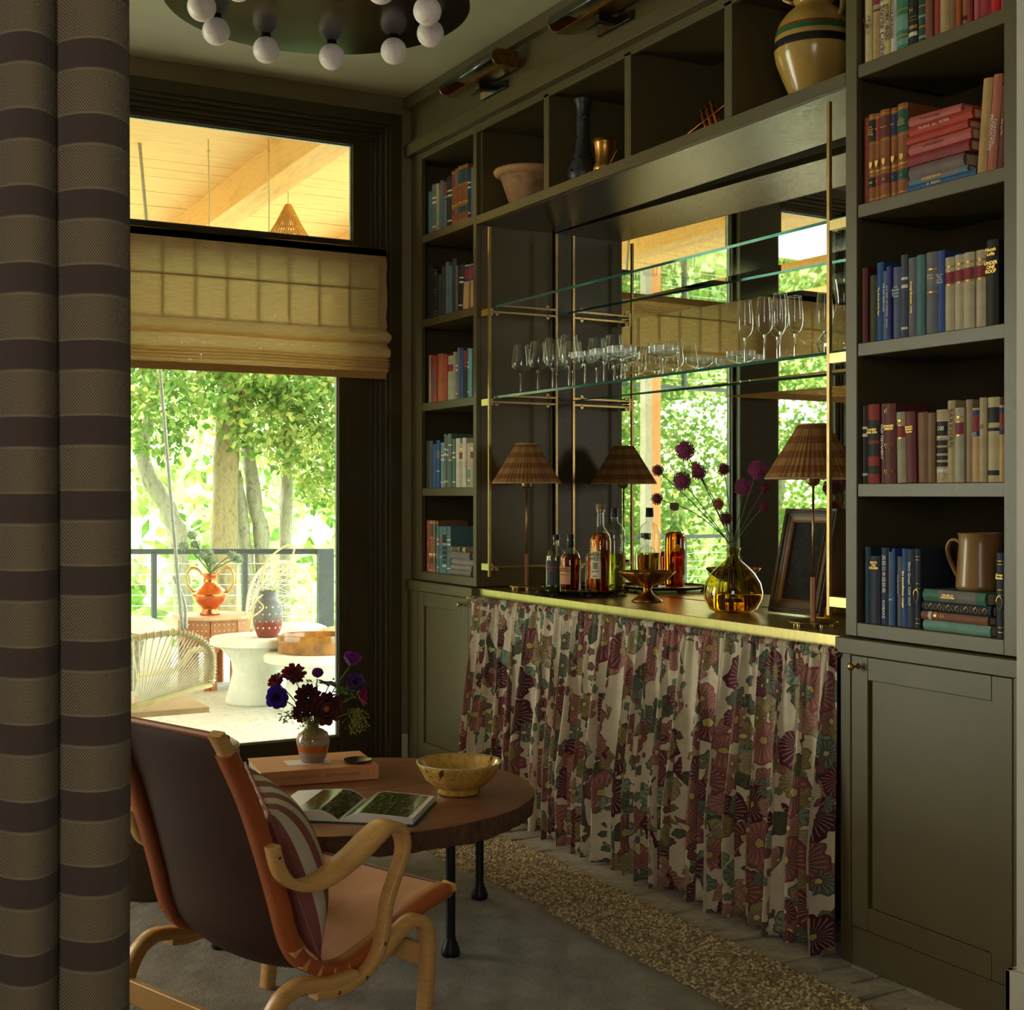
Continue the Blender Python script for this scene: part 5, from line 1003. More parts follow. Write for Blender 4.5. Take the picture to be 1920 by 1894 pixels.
for (x, y) in ((1.682, 3.392), (2.0, 3.826), (1.14, 3.768), (1.50, 4.215)):
    MB().lathe([(0, 0), (.021, 0), (.026, .006), (.027, .016), (.023, .030), (.016, .046), (.0135, .056), (.0133, .36)], 24, (x, y, ZR-.002), close=False).build('leg', BLACK, tt, smooth=True, auto=60)
# things on the table
def rbox(name, cx_, cy_, rz, sx_, sy_, z0, z1, m, lab, cat, bev=.002):
    M = Matrix.Translation((cx_, cy_, z0)) @ Matrix.Rotation(rz, 4, 'Z')
    o = MB().box(-sx_/2, sx_/2, -sy_/2, sy_/2, 0, z1-z0).build(name, m, loc=(0, 0, 0), bevel=bev); o.matrix_world = M
    return tag(o, lab, cat)
OR = P('apricot_cloth_cover', K(214, 148, 100), .6, 0, .08)
ZT = TZ+.0012
bk = thing('coffee_table_book', 'large closed apricot book under the flower vase', 'book', (0, 0, 0))
MB().box(-.185, .185, -.122, .122, 0, .003).box(-.185, .185, -.122, .122, .042, .045).box(-.185, .185, -.1235, -.1195, 0, .045).build('cover', OR, bk, bevel=.001)
MB().box(-.181, .181, -.119, .118, .003, .042).build('pages', PAGES, bk)
text('STARR NELSON  •  BETH WEBBER', .0135, P('brown_spine_print', K(150, 98, 56), .6), bk, frame((0, -.1238, .022), (1, 0, 0), (0, 0, 1)), sx=1.25)
MB().box(.150, .1508, -.1242, -.1236, .008, .037).build('spine_rule', INKR, bk)
pl = MB().box(-.085, .055, -.045, .035, .0452, .0458).build('title_label', WHITE, bk)
place(bk, (1.530, 4.075, ZT), R(-8.5))
ob = thing('open_book', 'open picture book with green cover lying on the slab table', 'book', (0, 0, 0))
PW, PH = .205, .275
def hp(u): return .0035+.026*(math.sin(min(1, u*3.2)*pi/2))*(1-.42*u**1.5) if u > 0 else .0035
GC = P('green_board', K(40, 84, 54), .5)
for s_ in (-1, 1):
    MB().box(min(0, s_*(PW+.006)), max(0, s_*(PW+.006)), -.006, PH+.006, 0, .0025).build('cover', GC, ob)
    mm = MB(); n = 16
    for (dz, mi_i) in ((0, 0),):
        top = [(s_*PW*i/n, hp(i/n)) for i in range(n+1)]
        if s_ < 0: top = [(x, z*1.12) for x, z in top]
        vv = [(x, y, z) for y in (0, PH) for x, z in top]+[(x, y, .0026) for y in (0, PH) for x, z in top]
        m_ = n+1; ff = [(i, i+1, m_+i+1, m_+i) for i in range(n)]+[(2*m_+i, 2*m_+i+1, i+1, i) for i in range(n)]+[(m_+i, m_+i+1, 3*m_+i+1, 3*m_+i) for i in range(n)]+[(n, 2*m_+n, 3*m_+n, m_+n)]
        mm.add(vv, ff)
    mm.build('page_block', PAGEW, ob, smooth=True, auto=40)
    g = G('forest_photograph_%d' % s_); vv_ = g.obj((30, 30, 30)); a_ = g.noise(1, g.n('Mapping', {'Vector': vv_, 'Scale': (3.2, .5, 1)}).outputs[0], 6, .7); b_ = g.noise(2.4, vv_, 5, .8)
    PH_M = g.done(g.bsdf(col=g.ramp(g.ma('MULTIPLY_ADD', b_, .5, g.ma('MULTIPLY', a_, .5)), [(.38, K(22, 28, 16)[:3]), (.5, K(66, 74, 34)[:3]), (.58, K(120, 122, 66)[:3]), (.68, K(190, 190, 130)[:3])]), ro=.18))
    u0, u1, v0, v1 = (.03, .93, .02, .97) if s_ > 0 else (.02, .62, .02, .97)
    k_ = 1 if s_ > 0 else 1.12
    mm = MB().grid(lambda u, v_: (s_*PW*(u0+(u1-u0)*u), PH*(v0+(v1-v0)*v_), hp(u0+(u1-u0)*u)*k_+.0006), 14, 2)
    mm.build('printed_photograph', PH_M, ob, smooth=True)
place(ob, (1.375, 3.455, ZT), R(-38))
yb = thing('slipware_bowl', 'yellow slipware bowl with brown drips on the slab table', 'bowl', (1.825, 3.625, ZT))
MB().lathe([(0, .004), (.058, .0), (.064, .004), (.060, .014), (.076, .024), (.104, .048), (.121, .080), (.127, .092), (.125, .096), (.119, .091), (.098, .050), (.070, .026), (0, .018)], 72, (1.825, 3.625, ZT), close=False,
           fn=lambda a, j: 1+(.012*math.cos(8*a) if 3 < j < 11 else 0)).build('bowl_body', YEL, yb, smooth=True)
MB().tube([(1.825+.1255*(1+.012*math.cos(8*a))*math.cos(a), 3.625+.1255*(1+.012*math.cos(8*a))*math.sin(a), ZT+.094) for a in np.linspace(0, 2*pi, 97)], .0022, 6, cap=False).build('worn_rim', P('worn_slip_rim', K(196, 178, 140), .6, 0, .3, 60), yb, smooth=True)
dish = MB().lathe([(0, .002), (.030, .0), (.043, .004), (.046, .009), (.044, .0085), (.03, .004), (0, .0035)], 40, (1.652, 3.995, ZT+.0455), close=False)
tag(dish.build('pewter_dish', P('dark_pewter', K(74, 68, 62), .25, .9), smooth=True), 'small dark pewter dish on the apricot book', 'dish')
# vase
VX, VY, VZ = 1.531, 4.07, ZT+.0468
g = G('banded_agateware'); vv_ = g.obj(); sz = g.n('SeparateXYZ', {0: vv_}).outputs[2]; n_ = g.noise(9, vv_, 4, .6)
hgt = g.ma('ADD', g.ma('MULTIPLY', sz, 8.6), g.ma('MULTIPLY', g.ma('SUBTRACT', n_, .5), .10))
AG = g.done(g.bsdf(col=g.ramp(hgt, [(0, K(150, 118, 112)[:3]), (.17, K(150, 118, 108)[:3]), (.20, K(140, 146, 140)[:3]), (.32, K(180, 96, 40)[:3]), (.46, K(196, 106, 44)[:3]), (.50, K(158, 160, 158)[:3]), (.60, K(170, 168, 164)[:3]), (.64, K(190, 130, 74)[:3]), (.72, K(196, 160, 150)[:3]), (.86, K(150, 128, 80)[:3]), (1, K(120, 104, 88)[:3])]), ro=.14, co=.5))
fv = thing('flower_vase', 'small striped ceramic vase of dark flowers on the apricot book', 'vase', (VX, VY, VZ))
MB().lathe([(0, 0), (.036, 0), (.0375, .004), (.046, .028), (.0525, .055), (.0525, .072), (.046, .090), (.030, .101), (.019, .105), (.0175, .112), (.021, .120), (.019, .1205), (.015, .112)], 44, (VX, VY, VZ), close=False).build('vase_body', AG, fv, smooth=True)
def M_fl(name, c, tr=.25):
    g = G(name); v_ = g.obj(); col = g.ramp(g.noise(40, v_, 3), [(.3, tuple(x*.6 for x in c[:3])), (.7, c[:3])])
    return g.done(g.n('MixShader', {0: tr, 1: g.bsdf(col=col, ro=.6, sh=.3), 2: g.n('BsdfTranslucent', {0: col}).outputs[0]}).outputs[0])
FR = M_fl('crimson_petal', K(142, 16, 44)); FD = M_fl('dark_maroon_petal', K(92, 8, 26)); FB = M_fl('violet_blue_petal', K(76, 36, 190)); FP = M_fl('purple_petal', K(134, 30, 150), .4); FM = M_fl('magenta_petal', K(176, 20, 96), .35)
ECC = P('flower_eye_black', K(20, 10, 24), .7); ECO = P('flower_eye_orange', K(206, 96, 44), .7); LG = m_leaf('bouquet_leaf', K(66, 100, 34), K(96, 132, 48), K(150, 168, 70), .35)
rf = random.Random(31)
def flower(kind, lab, c, r, d, m, eye, npet, layers, cup, nm):
    t = thing(nm, lab, 'flower', c, 'flowers in the small striped vase'); C_0 = Vector(c); n = Vector(d).normalized(); e1 = n.orthogonal().normalized(); e2 = n.cross(e1); pt = MB()
    for L in range(layers):
        rr = r*(1-.20*L); tilt = cup+.34*L
        for k in range(npet):
            a = 2*pi*k/npet+L*.37+rf.uniform(-.1, .1); u = e1*math.cos(a)+e2*math.sin(a); s_ = n.cross(u); W_ = rr*(3.6/npet if kind != 'mum' else 3.9/npet)*pi*.5
            vs = []; tl = tilt+rf.uniform(-.15, .15)
            for j, (p, ww) in enumerate(((.08, .25), (.35, .8), (.65, 1.0), (.88, .75), (1.0, .25))):
                cur_ = tl*(p if kind != 'open' else .5+.5*p); pos = C_0+u*rr*p*math.cos(cur_)+n*rr*p*math.sin(cur_)+n*(.03*rr*math.sin(p*7+k))
                for q_ in (-1, 0, 1): vs.append(pos+s_*q_*W_*ww*.5+n*(abs(q_)*.10*rr*ww))
            pt.add(vs, [(j*3+i, j*3+i+1, j*3+i+4, j*3+i+3) for j in range(4) for i in range(2)])
    pt.build('petals', m, t, smooth=True)['kind'] = 'stuff'
    if eye: MB().sphere(C_0+n*r*.12, r*.2, 10, 7).build('eye', eye, t, smooth=True)
    nk = Vector((VX+rf.uniform(-.006, .006), VY+rf.uniform(-.006, .006), VZ+.11)); cc = C_0-n*r*.15
    MB().tube(smoothpts([nk-Vector((0, 0, .05)), nk, nk*.45+cc*.55+Vector((0, 0, .012)), cc], 5), .0018, 6).build('stem', STEM, t, smooth=True)
CV = Vector((-.45, -.85, .25))
fl = [('open', 'vivid violet blue anemone on the window side of the bouquet', (1.43, 4.12, .672), .042, (-.35, -.9, .1), FB, ECC, 8, 2, .45, 'anemone'),
      ('mum', 'large crimson dahlia at the upper window side of the bouquet', (1.483, 4.115, .737), .043, (-.2, -.6, .7), FR, None, 18, 4, .25, 'dahlia'), ('mum', 'crimson dahlia peeping out behind the violet anemone', (1.440, 4.15, .714), .032, (-.6, -.4, .6), FR, None, 16, 3, .3, 'dahlia'),
      ('cup', 'pale purple anemone standing up between the dahlias', (1.557, 4.10, .728), .030, (0, -.2, 1), FP, None, 6, 2, 1.15, 'anemone'), ('open', 'dark purple open anemone seen edge on', (1.588, 4.08, .705), .038, (.15, -.1, 1), M_fl('deep_plum_petal', K(74, 22, 70)), None, 7, 1, .1, 'anemone'),
      ('cup', 'topmost purple and magenta anemone on the bar side', (1.645, 4.035, .772), .042, (.1, -.4, .8), FP, None, 7, 2, .9, 'anemone'), ('open', 'purple anemone just beneath the topmost one', (1.65, 4.02, .716), .036, (.0, -.9, .2), M_fl('indigo_petal', K(80, 34, 120)), ECC, 8, 2, .5, 'anemone'),
      ('mum', 'dark maroon dahlia in the middle of the bouquet', (1.515, 4.07, .670), .046, CV, FD, None, 16, 4, .25, 'dahlia'), ('mum', 'wide dark maroon cosmos with an orange eye low in the bouquet', (1.560, 4.035, .638), .056, (-.1, -.95, -.05), FD, ECO, 12, 3, .15, 'cosmos'),
      ('mum', 'magenta dahlia hanging at the bar side of the bouquet', (1.668, 4.02, .675), .040, (.7, -.5, .2), FM, None, 14, 3, .3, 'dahlia'), ('mum', 'dark red dahlia low on the window side of the bouquet', (1.497, 4.075, .625), .034, (-.4, -.8, -.2), FD, None, 14, 3, .3, 'dahlia')]
for a in fl: flower(*a)
def spray(lab, c, sx_, sz_, n):
    t = thing('berry_spray', lab, 'foliage', c, 'sprays in the small striped vase'); b = MB(); s_ = MB(); c = Vector(c)
    nk = Vector((VX, VY, VZ+.11)); s_.tube(smoothpts([nk-Vector((0, 0, .04)), nk, nk*.4+c*.6+Vector((0, 0, .02)), c+Vector((0, 0, sz_*.7))], 5), .0014, 5)
    for k in range(n):
        p = c+Vector((rf.gauss(0, sx_*.5), rf.gauss(0, sx_*.4), rf.uniform(-1, .8)*sz_)); b.sphere(p, rf.uniform(.0016, .0028), 6, 4)
        s_.tube([p, p*.5+(c+Vector((0, 0, sz_*.6)))*.5+Vector((0, 0, .008)), c+Vector((0, 0, sz_*.7))], .0005, 3, cap=False) if k % 2 == 0 else None
    q = b.build('berry', P('olive_berry', K(150, 140, 52), .5, 0, .3, 90), t, smooth=True); q['kind'] = 'stuff'; q = s_.build('twig', P('green_twig', K(124, 124, 56), .6), t); q['kind'] = 'stuff'
spray('drooping green berry spray on the window side of the striped vase', (1.505, 4.03, .575), .032, .048, 170)
spray('drooping green berry spray on the bar side of the bouquet', (1.648, 3.985, .600), .030, .045, 190)
fo = thing('cut_foliage', 'feathery green leaves tucked among the dark flowers', 'foliage', (1.6, 4.05, .66)); lm = MB()
for (c, n, s_) in (((1.61, 4.05, .69), 34, .030), ((1.642, 4.03, .685), 26, .026), ((1.455, 4.09, .612), 26, .024), ((1.53, 4.09, .70), 14, .02), ((1.476, 4.08, .622), 14, .02)):
    for k in range(n):
        p = Vector(c)+Vector((rf.gauss(0, s_*.6), rf.gauss(0, s_*.5), rf.gauss(0, s_*.5))); d = Vector((rf.uniform(-1, 1), rf.uniform(-1, 1), rf.uniform(-.8, .6))).normalized(); w_ = d.orthogonal().normalized()*.0035; L = rf.uniform(.012, .022)
        lm.add([p, p+d*L*.5+w_, p+d*L, p+d*L*.5-w_], [(0, 1, 2, 3)])
lm.build('leaves', LG, fo)['kind'] = 'stuff'
nk = Vector((VX, VY, VZ+.10)); MB().tube([nk, Vector((1.58, 4.06, .64)), Vector((1.615, 4.045, .695))], .002, 6).tube([nk, Vector((1.50, 4.08, .60)), Vector((1.455, 4.09, .615))], .0018, 6).build('stem', STEM, fo, smooth=True)

# ------------------------------------------------------------------ leather and bentwood chair
chr_ = thing('lounge_chair', 'bentwood lounge chair with a slung tan leather seat seen from behind', 'chair', (0, 0, 0))
railp = smoothpts([(-.160, 0, .818), (-.129, 0, .762), (-.08, 0, .660), (-.04, 0, .55), (-.005, 0, .441), (.022, 0, .350), (.055, 0, .295), (.109, 0, .262), (.169, 0, .254), (.246, 0, .276), (.317, 0, .308), (.400, 0, .343), (.50, 0, .368)], 6)
def yof(x): return .222+.06*x
def sgn(pts, s_, off=0): return [Vector((p[0], s_*(yof(p[0])+off), p[2])) for p in pts]
BIR = BIRCH
for s_ in (-1, 1):
    rp = sgn(railp, s_)
    MB().rtube(rp, .044, .020, (0, 1, 0), r=.3).build('side_rail', BIR, chr_, smooth=True, auto=50)
    MB().rtube(rp[5:72], .052, .030, (0, 1, 0), r=.35).build('leather_wrap', LEATH, chr_, smooth=True, auto=60)
    for k in range(5):
        i = 32+k*4; p = rp[i]; t_ = (rp[i+1]-rp[i-1]).normalized(); nrm = Vector((0, s_, 0)).cross(t_)*s_; nrm = nrm if nrm.z < 0 else -nrm
        yo = s_*.0268; w_ = .007
        MB().add([p+Vector((0, yo, 0))+nrm*.0155-t_*w_, p+Vector((0, yo, 0))+nrm*.0155+t_*w_, p+Vector((0, yo, 0))-nrm*.012], [(0, 1, 2)]).add([p+Vector((0, yo, 0))+nrm*.0158-t_*w_, p+Vector((0, yo, 0))+nrm*.0158+t_*w_, p+Vector((0, yo*.2, 0))+nrm*.0158], [(0, 1, 2)]).build('leather_slit', BIR, chr_, solid=.0015)
    armp = smoothpts([(-.052, 0, .572), (-.036, 0, .520), (-.010, 0, .486), (.034, 0, .472), (.084, 0, .477), (.158, 0, .508), (.219, 0, .545), (.258, 0, .562), (.292, 0, .552), (.309, 0, .520), (.306, 0, .485), (.285, 0, .440), (.262, 0, .388), (.252, 0, .335), (.238, 0, .285), (.205, 0, .248), (.160, 0, .229), (.105, 0, .224), (.056, 0, .232)], 6)
    n = len(armp); ws = []
    for i in range(n):
        f = i/(n-1); ws.append(.034+.040*math.exp(-((f-.30)/.16)**2))
    MB().rtube(sgn(armp, s_, .043), ws, .021, (0, 1, 0), r=.25).build('armrest', BIR, chr_, smooth=True, auto=50)
    MB().rtube(sgn(smoothpts([(.235, 0, .262), (.283, 0, .302), (.331, 0, .326), (.366, 0, .320), (.386, 0, .290), (.390, 0, .245), (.384, 0, .16), (.370, 0, ZR+.001)], 6), s_, .040), .036, .029, (0, 1, 0), r=.25).build('leg', BIR, chr_, smooth=True, auto=50)
    MB().rtube(sgn(smoothpts([(.17, 0, .242), (.10, 0, .243), (.05, 0, .252), (.010, 0, .256), (-.028, 0, .240), (-.055, 0, .205), (-.075, 0, .15), (-.105, 0, ZR+.001)], 6), s_, .040), .036, .029, (0, 1, 0), r=.25).build('leg', BIR, chr_, smooth=True, auto=50)
    for (x, z) in ((-.046, .548), (-.032, .515), (.243, .300), (.190, .237), (.113, .2235)):
        p = Vector((x, s_*(yof(x)+.059), z)); MB(M=Matrix.Translation(p) @ Matrix.Rotation(-s_*pi/2, 4, 'X')).lathe([(.0048, -.002), (.0048, .001), (.003, .0025), (0, .003)], 12).build('screw', STEEL, chr_, smooth=True)
yo = yof(-.08)+.028
MB().box(-.083, -.066, -yo, yo, .128, .182).build('stretcher', BIR, chr_, bevel=.002); yo = yof(.38)+.028
MB().box(.376, .392, -yo, yo, .212, .262).build('stretcher', BIR, chr_, bevel=.002)
rr = railp[2:72]
def sling(u, v):
    k = v*(len(rr)-1); i = min(len(rr)-2, int(k)); f = k-i; a, b = rr[i], rr[i+1]; p = a*(1-f)+b*f; t_ = (b-a).normalized(); n_ = Vector((t_.z, 0, -t_.x))  # towards the sitter: forward / up
    n_ = n_ if (n_.x+n_.z) > 0 else -n_
    s2 = 2*u-1; sag = .040*(1-s2*s2)*math.sin(pi*min(1, max(.0, v)))**.6
    q_ = p+n_*(.013-sag); return (q_.x, s2*(yof(p.x)+.016), q_.z)
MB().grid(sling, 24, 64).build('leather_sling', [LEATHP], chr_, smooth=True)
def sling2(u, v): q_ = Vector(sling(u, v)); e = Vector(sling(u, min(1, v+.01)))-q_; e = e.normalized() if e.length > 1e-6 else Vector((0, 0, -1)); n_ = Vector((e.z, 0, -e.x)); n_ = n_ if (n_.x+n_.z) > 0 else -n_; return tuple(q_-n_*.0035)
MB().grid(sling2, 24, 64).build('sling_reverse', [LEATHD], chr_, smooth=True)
MB().tube([(p.x, p.y, p.z) for p in [Vector(sling(i/16, 0))+Vector((-.006, 0, .0)) for i in range(17)]], .009, 8).build('headrest_fold', LEATH, chr_, smooth=True)
place(chr_, (.9025, 3.011, 0), R(19.8))
# striped cushion
pi_ = thing('striped_cushion', 'mauve and cream striped cushion on the leather chair', 'cushion', (0, 0, 0)); S_ = .185
def pil(side):
    def f(u, v):
        a, b = 2*u-1, 2*v-1; th_ = .092*((1-abs(a)**2.1)*(1-abs(b)**2.4))**.62; c = 1-.06*(1-abs(a)**2)*(abs(b)) ; d = 1-.06*(1-abs(b)**2)*abs(a)
        return (side*th_, a*S_*d, S_+b*S_*c)
    return f
for s_ in (1, -1): MB().grid(pil(s_), 26, 26, uvf=lambda u, v: (u, v)).build('cover', STRIPE, pi_, smooth=True)
MB().tube([pil(1)(u, v) for u, v in [(i/20, 0) for i in range(20)]+[(1, i/20) for i in range(20)]+[(1-i/20, 1) for i in range(20)]+[(0, 1-i/20) for i in range(21)]], .0035, 6).build('piping', P('mauve_piping', K(150, 100, 96), .9), pi_, smooth=True)
pi_.matrix_world = Matrix.Translation((.9025, 3.011, 0)) @ Matrix.Rotation(R(19.8), 4, 'Z') @ Matrix.Translation((.225, -.04, .290)) @ Matrix.Rotation(R(-22), 4, 'Y') @ Matrix.Rotation(R(-30), 4, 'Z') @ Matrix.Rotation(R(-4), 4, 'X')
# round leather stool by the window
po = thing('round_stool', 'round pink leather stool with dark piping behind the chair by the window', 'stool', (1.17, 4.52, 0))
MB().lathe([(.0, .0), (.235, 0), (.24, .02), (.245, .42), (.0, .42)], 48, (1.17, 4.52, ZR-.02)).build('drum', P('brown_drum_cloth', K(92, 70, 52), .8, 0, .1, 30), po, smooth=True, auto=40)
MB().lathe([(.246, .425), (.252, .44), (.250, .462), (.236, .478), (.18, .487), (0, .490)], 48, (1.17, 4.52, ZR-.02), close=False).build('seat', P('pink_seat_leather', K(216, 168, 140), .5, 0, .08), po, smooth=True)
for z in (.425, .464): MB().tube([(1.17+.2505*math.cos(a), 4.52+.2505*math.sin(a), ZR-.02+z) for a in np.linspace(0, 2*pi, 49)], .0035, 6, cap=False).build('piping', P('pale_piping', K(190, 160, 130), .6), po, smooth=True)
# ------------------------------------------------------------------ garden terrace
ZD = -.15
struct(MB().box(-9, 9, YW+.22, 12.9, ZD-.25, ZD).build('patio_floor', SAND))
# porch roof: pine planks on beams, sloping gently outwards
def zr(y): return 3.262-.030*(y-6)
pc = struct(MB().add([(-5, 6.07, zr(6.07)+.04), (6, 6.07, zr(6.07)+.04), (6, 12.6, zr(12.6)+.04), (-5, 12.6, zr(12.6)+.04), (-5, 6.07, zr(6.07)+.08), (6, 6.07, zr(6.07)+.08), (6, 12.6, zr(12.6)+.08), (-5, 12.6, zr(12.6)+.08)],
                 [(0, 1, 2, 3), (7, 6, 5, 4), (0, 4, 5, 1), (2, 6, 7, 3), (1, 5, 6, 2), (0, 3, 7, 4)]).build('porch_ceiling', PINE))
y = 6.08; pm = None; k = 0
while y < 12.55:
    q = MB().add([(-5, 0, 0), (6, 0, 0), (6, .176, -.006), (-5, .176, -.006), (-5, 0, .03), (6, 0, .03), (6, .176, .024), (-5, .176, .024)], [(0, 3, 2, 1), (4, 5, 6, 7), (0, 1, 5, 4), (2, 3, 7, 6)])
    if pm is None: p_ = q.build('plank', PINE, loc=(0, 0, 0)); pm = p_.data
    else: p_ = bpy.data.objects.new('plank', pm); COL.objects.link(p_)
    p_.parent = pc; p_.location = Vector(((k*37 % 11)*.07-.3, y, zr(y)+rs.uniform(-.002, .002)))-org(pc); y += .180; k += 1
for x in (-3.2, -1.3, .45, 2.52, 3.70, 4.9):
    w_ = .085
    b = MB().add([(x-w_, 6.07, zr(6.07)-.19), (x+w_, 6.07, zr(6.07)-.19), (x+w_, 12.7, zr(12.7)-.19), (x-w_, 12.7, zr(12.7)-.19), (x-w_, 6.07, zr(6.07)+.02), (x+w_, 6.07, zr(6.07)+.02), (x+w_, 12.7, zr(12.7)+.02), (x-w_, 12.7, zr(12.7)+.02)],
                 [(0, 3, 2, 1), (0, 1, 5, 4), (2, 3, 7, 6), (1, 2, 6, 5), (0, 4, 7, 3)])
    b.build('porch_beam', PINEY, pc)
struct(MB().box(-5, 6, 12.35, 12.6, 2.78, 3.0).build('porch_beam', PINEY))
for x in (-3.46, 5.6): struct(MB().box(x-.07, x+.07, 12.38, 12.58, ZD, 2.78).build('porch_post', CEDAR))
struct(MB().box(-.95, -.88, 9.4, 9.47, ZD, 3.16).build('porch_post', CONC))
# rail with cables
RX0, RX1, RY = -6.5, 4.66, 12.55
rl = thing('terrace_railing', 'black metal terrace railing strung with thin steel cables', 'railing', ((RX0+RX1)/2, RY, ZD))
BL2 = P('painted_black_rail', K(52, 58, 56), .5)
def ry(x): return 12.06+(RX1-x)*.55 if x > 2.4 else 13.3+(2.4-x)*.02
xs_ = [4.66, 3.99, 3.24, 2.4, 1.2, 0, -1.2, -2.4, -3.6, -4.8, -6]
for a, b in zip(xs_[:-1], xs_[1:]):
    MB().rtube([(a, ry(a), .775), (b, ry(b), .775)], .05, .035, (0, 0, 1), r=.1).build('top_rail', BL2, rl)
    for k in range(8): MB().tube([(a, ry(a), .66-k*.1), (b, ry(b), .66-k*.1)], .0035, 5).build('cable', P('bright_cable', K(200, 204, 200), .4, .5), rl)
for i, x in enumerate(xs_): w_ = .075 if i == 0 else .022; MB().box(x-w_, x+w_, ry(x)-.03, ry(x)+.03, ZD, .76 if i else .80).build('post', BL2, rl)
# hanging rattan swing
sw = thing('hanging_swing', 'woven rattan porch swing hanging on grey ropes', 'swing', (1.4, 7.45, .1))
sx0, sx1, sy = .55, 2.19, 7.42
endp = smoothpts([(1.75, sy, .535), (1.98, sy-.02, .555), (2.10, sy-.03, .525), (2.175, sy-.035, .455), (2.19, sy-.035, .38), (2.185, sy-.035, .262)], 6)
MB().tube([(.55, sy, .50)]+[tuple(p) for p in endp], .016, 10).build('top_frame', RATT, sw, smooth=True)
MB().tube([(.55, sy+.0, .13), (1.79, sy, .168), (2.185, sy-.035, .262)], .016, 10).build('bottom_frame', RATT, sw, smooth=True)
MB().box(.55, 2.18, sy, sy+.62, .10, .13).build('seat_deck', P('swing_seat_wood', K(170, 140, 96), .7), sw)
MB().tube([(.6, sy+.62, .16), (2.15, sy+.58, .27)], .016, 8).tube([(2.18, sy-.03, .45), (2.18, sy+.3, .42), (2.16, sy+.6, .28)], .016, 8).build('side_frame', RATT, sw, smooth=True)
st = MB(); hub = (1.84, .30)
for k in range(46):
    x = .58+k*.0262; st.tube([(x, sy-.004, .145+.03*(x-.55)), (x, sy-.012, .50+.04*max(0, x-1))], .0048, 5)
for k in range(30):
    f = k/29; i = min(len(endp)-1, int(f*(len(endp)-1))); p = endp[i]; b = Vector((1.80+.37*f**1.6, sy, .175+.085*f**1.6))
    st.tube([b, (p.x, p.y, p.z)], .0045, 5)
q = st.build('rattan_strand', RATTW, sw); q['kind'] = 'stuff'
wr = MB()
for k in range(64):
    i = int(k/63*(len(endp)-2)); p = endp[i]; t_ = (endp[i+1]-endp[i]).normalized(); n1 = t_.cross(Vector((0, 1, 0))).normalized()
    wr.tube([p+(n1*math.cos(a)+Vector((0, 1, 0))*math.sin(a))*.019 for a in np.linspace(0, 2*pi, 9)], .004, 4, cap=False)
q = wr.build('rattan_binding', RATTW, sw); q['kind'] = 'stuff'
for (x, yy) in ((2.02, sy), (1.08, sy)):
    MB().tube([(x+.01, yy, .56), (x-.115, yy, 2.0), (x-.225, yy, 3.22)], .010, 8).build('rope', CORD, sw, smooth=True)
MB().tube(smoothpts([(2.05, sy, .57), (2.045, sy+.02, .72), (1.99, sy+.03, .86)], 6), .010, 8).build('rope_tail', CORD, sw, smooth=True)
for (px_, py_) in ((2.10, 7.16), (2.38, 7.00)):
    o = MB().tube([(px_, py_, 2.4), (px_+.004, py_, 2.9), (px_-.002, py_, zr(py_)-.005)], .0035, 6).sphere((px_, py_, 3.16), .009, 8, 6)
    tag(o.build('knotted_string', P('natural_cord', K(214, 190, 140), .8)), 'thin knotted cord hanging from the porch ceiling left of the beam' if px_ < 2.2 else 'thin doubled cord hanging from the porch ceiling beside the beam', 'cord')
sc = thing('woven_cushion', 'small grey woven cushion on the rattan swing', 'cushion', (0, 0, 0))
MB().grid(lambda u, v: ((2*u-1)*.20, -.05*((1-(2*u-1)**4)*(1-(2*v-1)**4))**.5, .2+(2*v-1)*.16), 16, 16).grid(lambda u, v: ((2*u-1)*.20, .05*((1-(2*u-1)**4)*(1-(2*v-1)**4))**.5, .2+(2*v-1)*.16), 16, 16).build('cover', P('heather_weave', K(150, 142, 116), .9, 0, .5, 60), sc, smooth=True)
sc.matrix_world = Matrix.Translation((1.62, 7.66, .22)) @ Matrix.Rotation(R(-12), 4, 'X') @ Matrix.Rotation(R(14), 4, 'Y')
# pendant
pn = thing('pendant_light', 'rattan pendant lamp on a white rose under the porch ceiling', 'pendant lamp', (2.63, 7.39, 2.7))
zc = zr(7.39); MB().lathe([(0, 0), (.068, 0), (.070, .004), (.070, .034), (0, .034)], 36, (2.63, 7.39, zc-.038)).build('ceiling_rose', P('white_enamel', K(238, 234, 222), .4), pn, smooth=True, auto=40)
MB().tube([(2.63, 7.39, zc-.03), (2.63, 7.39, 2.96)], .005, 6).build('cord', P('white_flex', K(226, 206, 160), .7), pn)
shd = MB()
for k in range(34):
    a = 2*pi*k/34; shd.tube([(2.63+r*math.cos(a), 7.39+r*math.sin(a), z) for r, z in ((.014, 2.97), (.035, 2.93), (.07, 2.86), (.12, 2.78), (.15, 2.72))], .0045, 4)
for r, z in ((.016, 2.965), (.05, 2.90), (.085, 2.835), (.09, 2.825), (.15, 2.72)): shd.tube([(2.63+r*math.cos(a), 7.39+r*math.sin(a), z) for a in np.linspace(0, 2*pi, 25)], .005, 5, cap=False)
q = shd.build('rattan_shade', P('golden_rattan', K(206, 152, 74), .6), pn); q['kind'] = 'stuff'
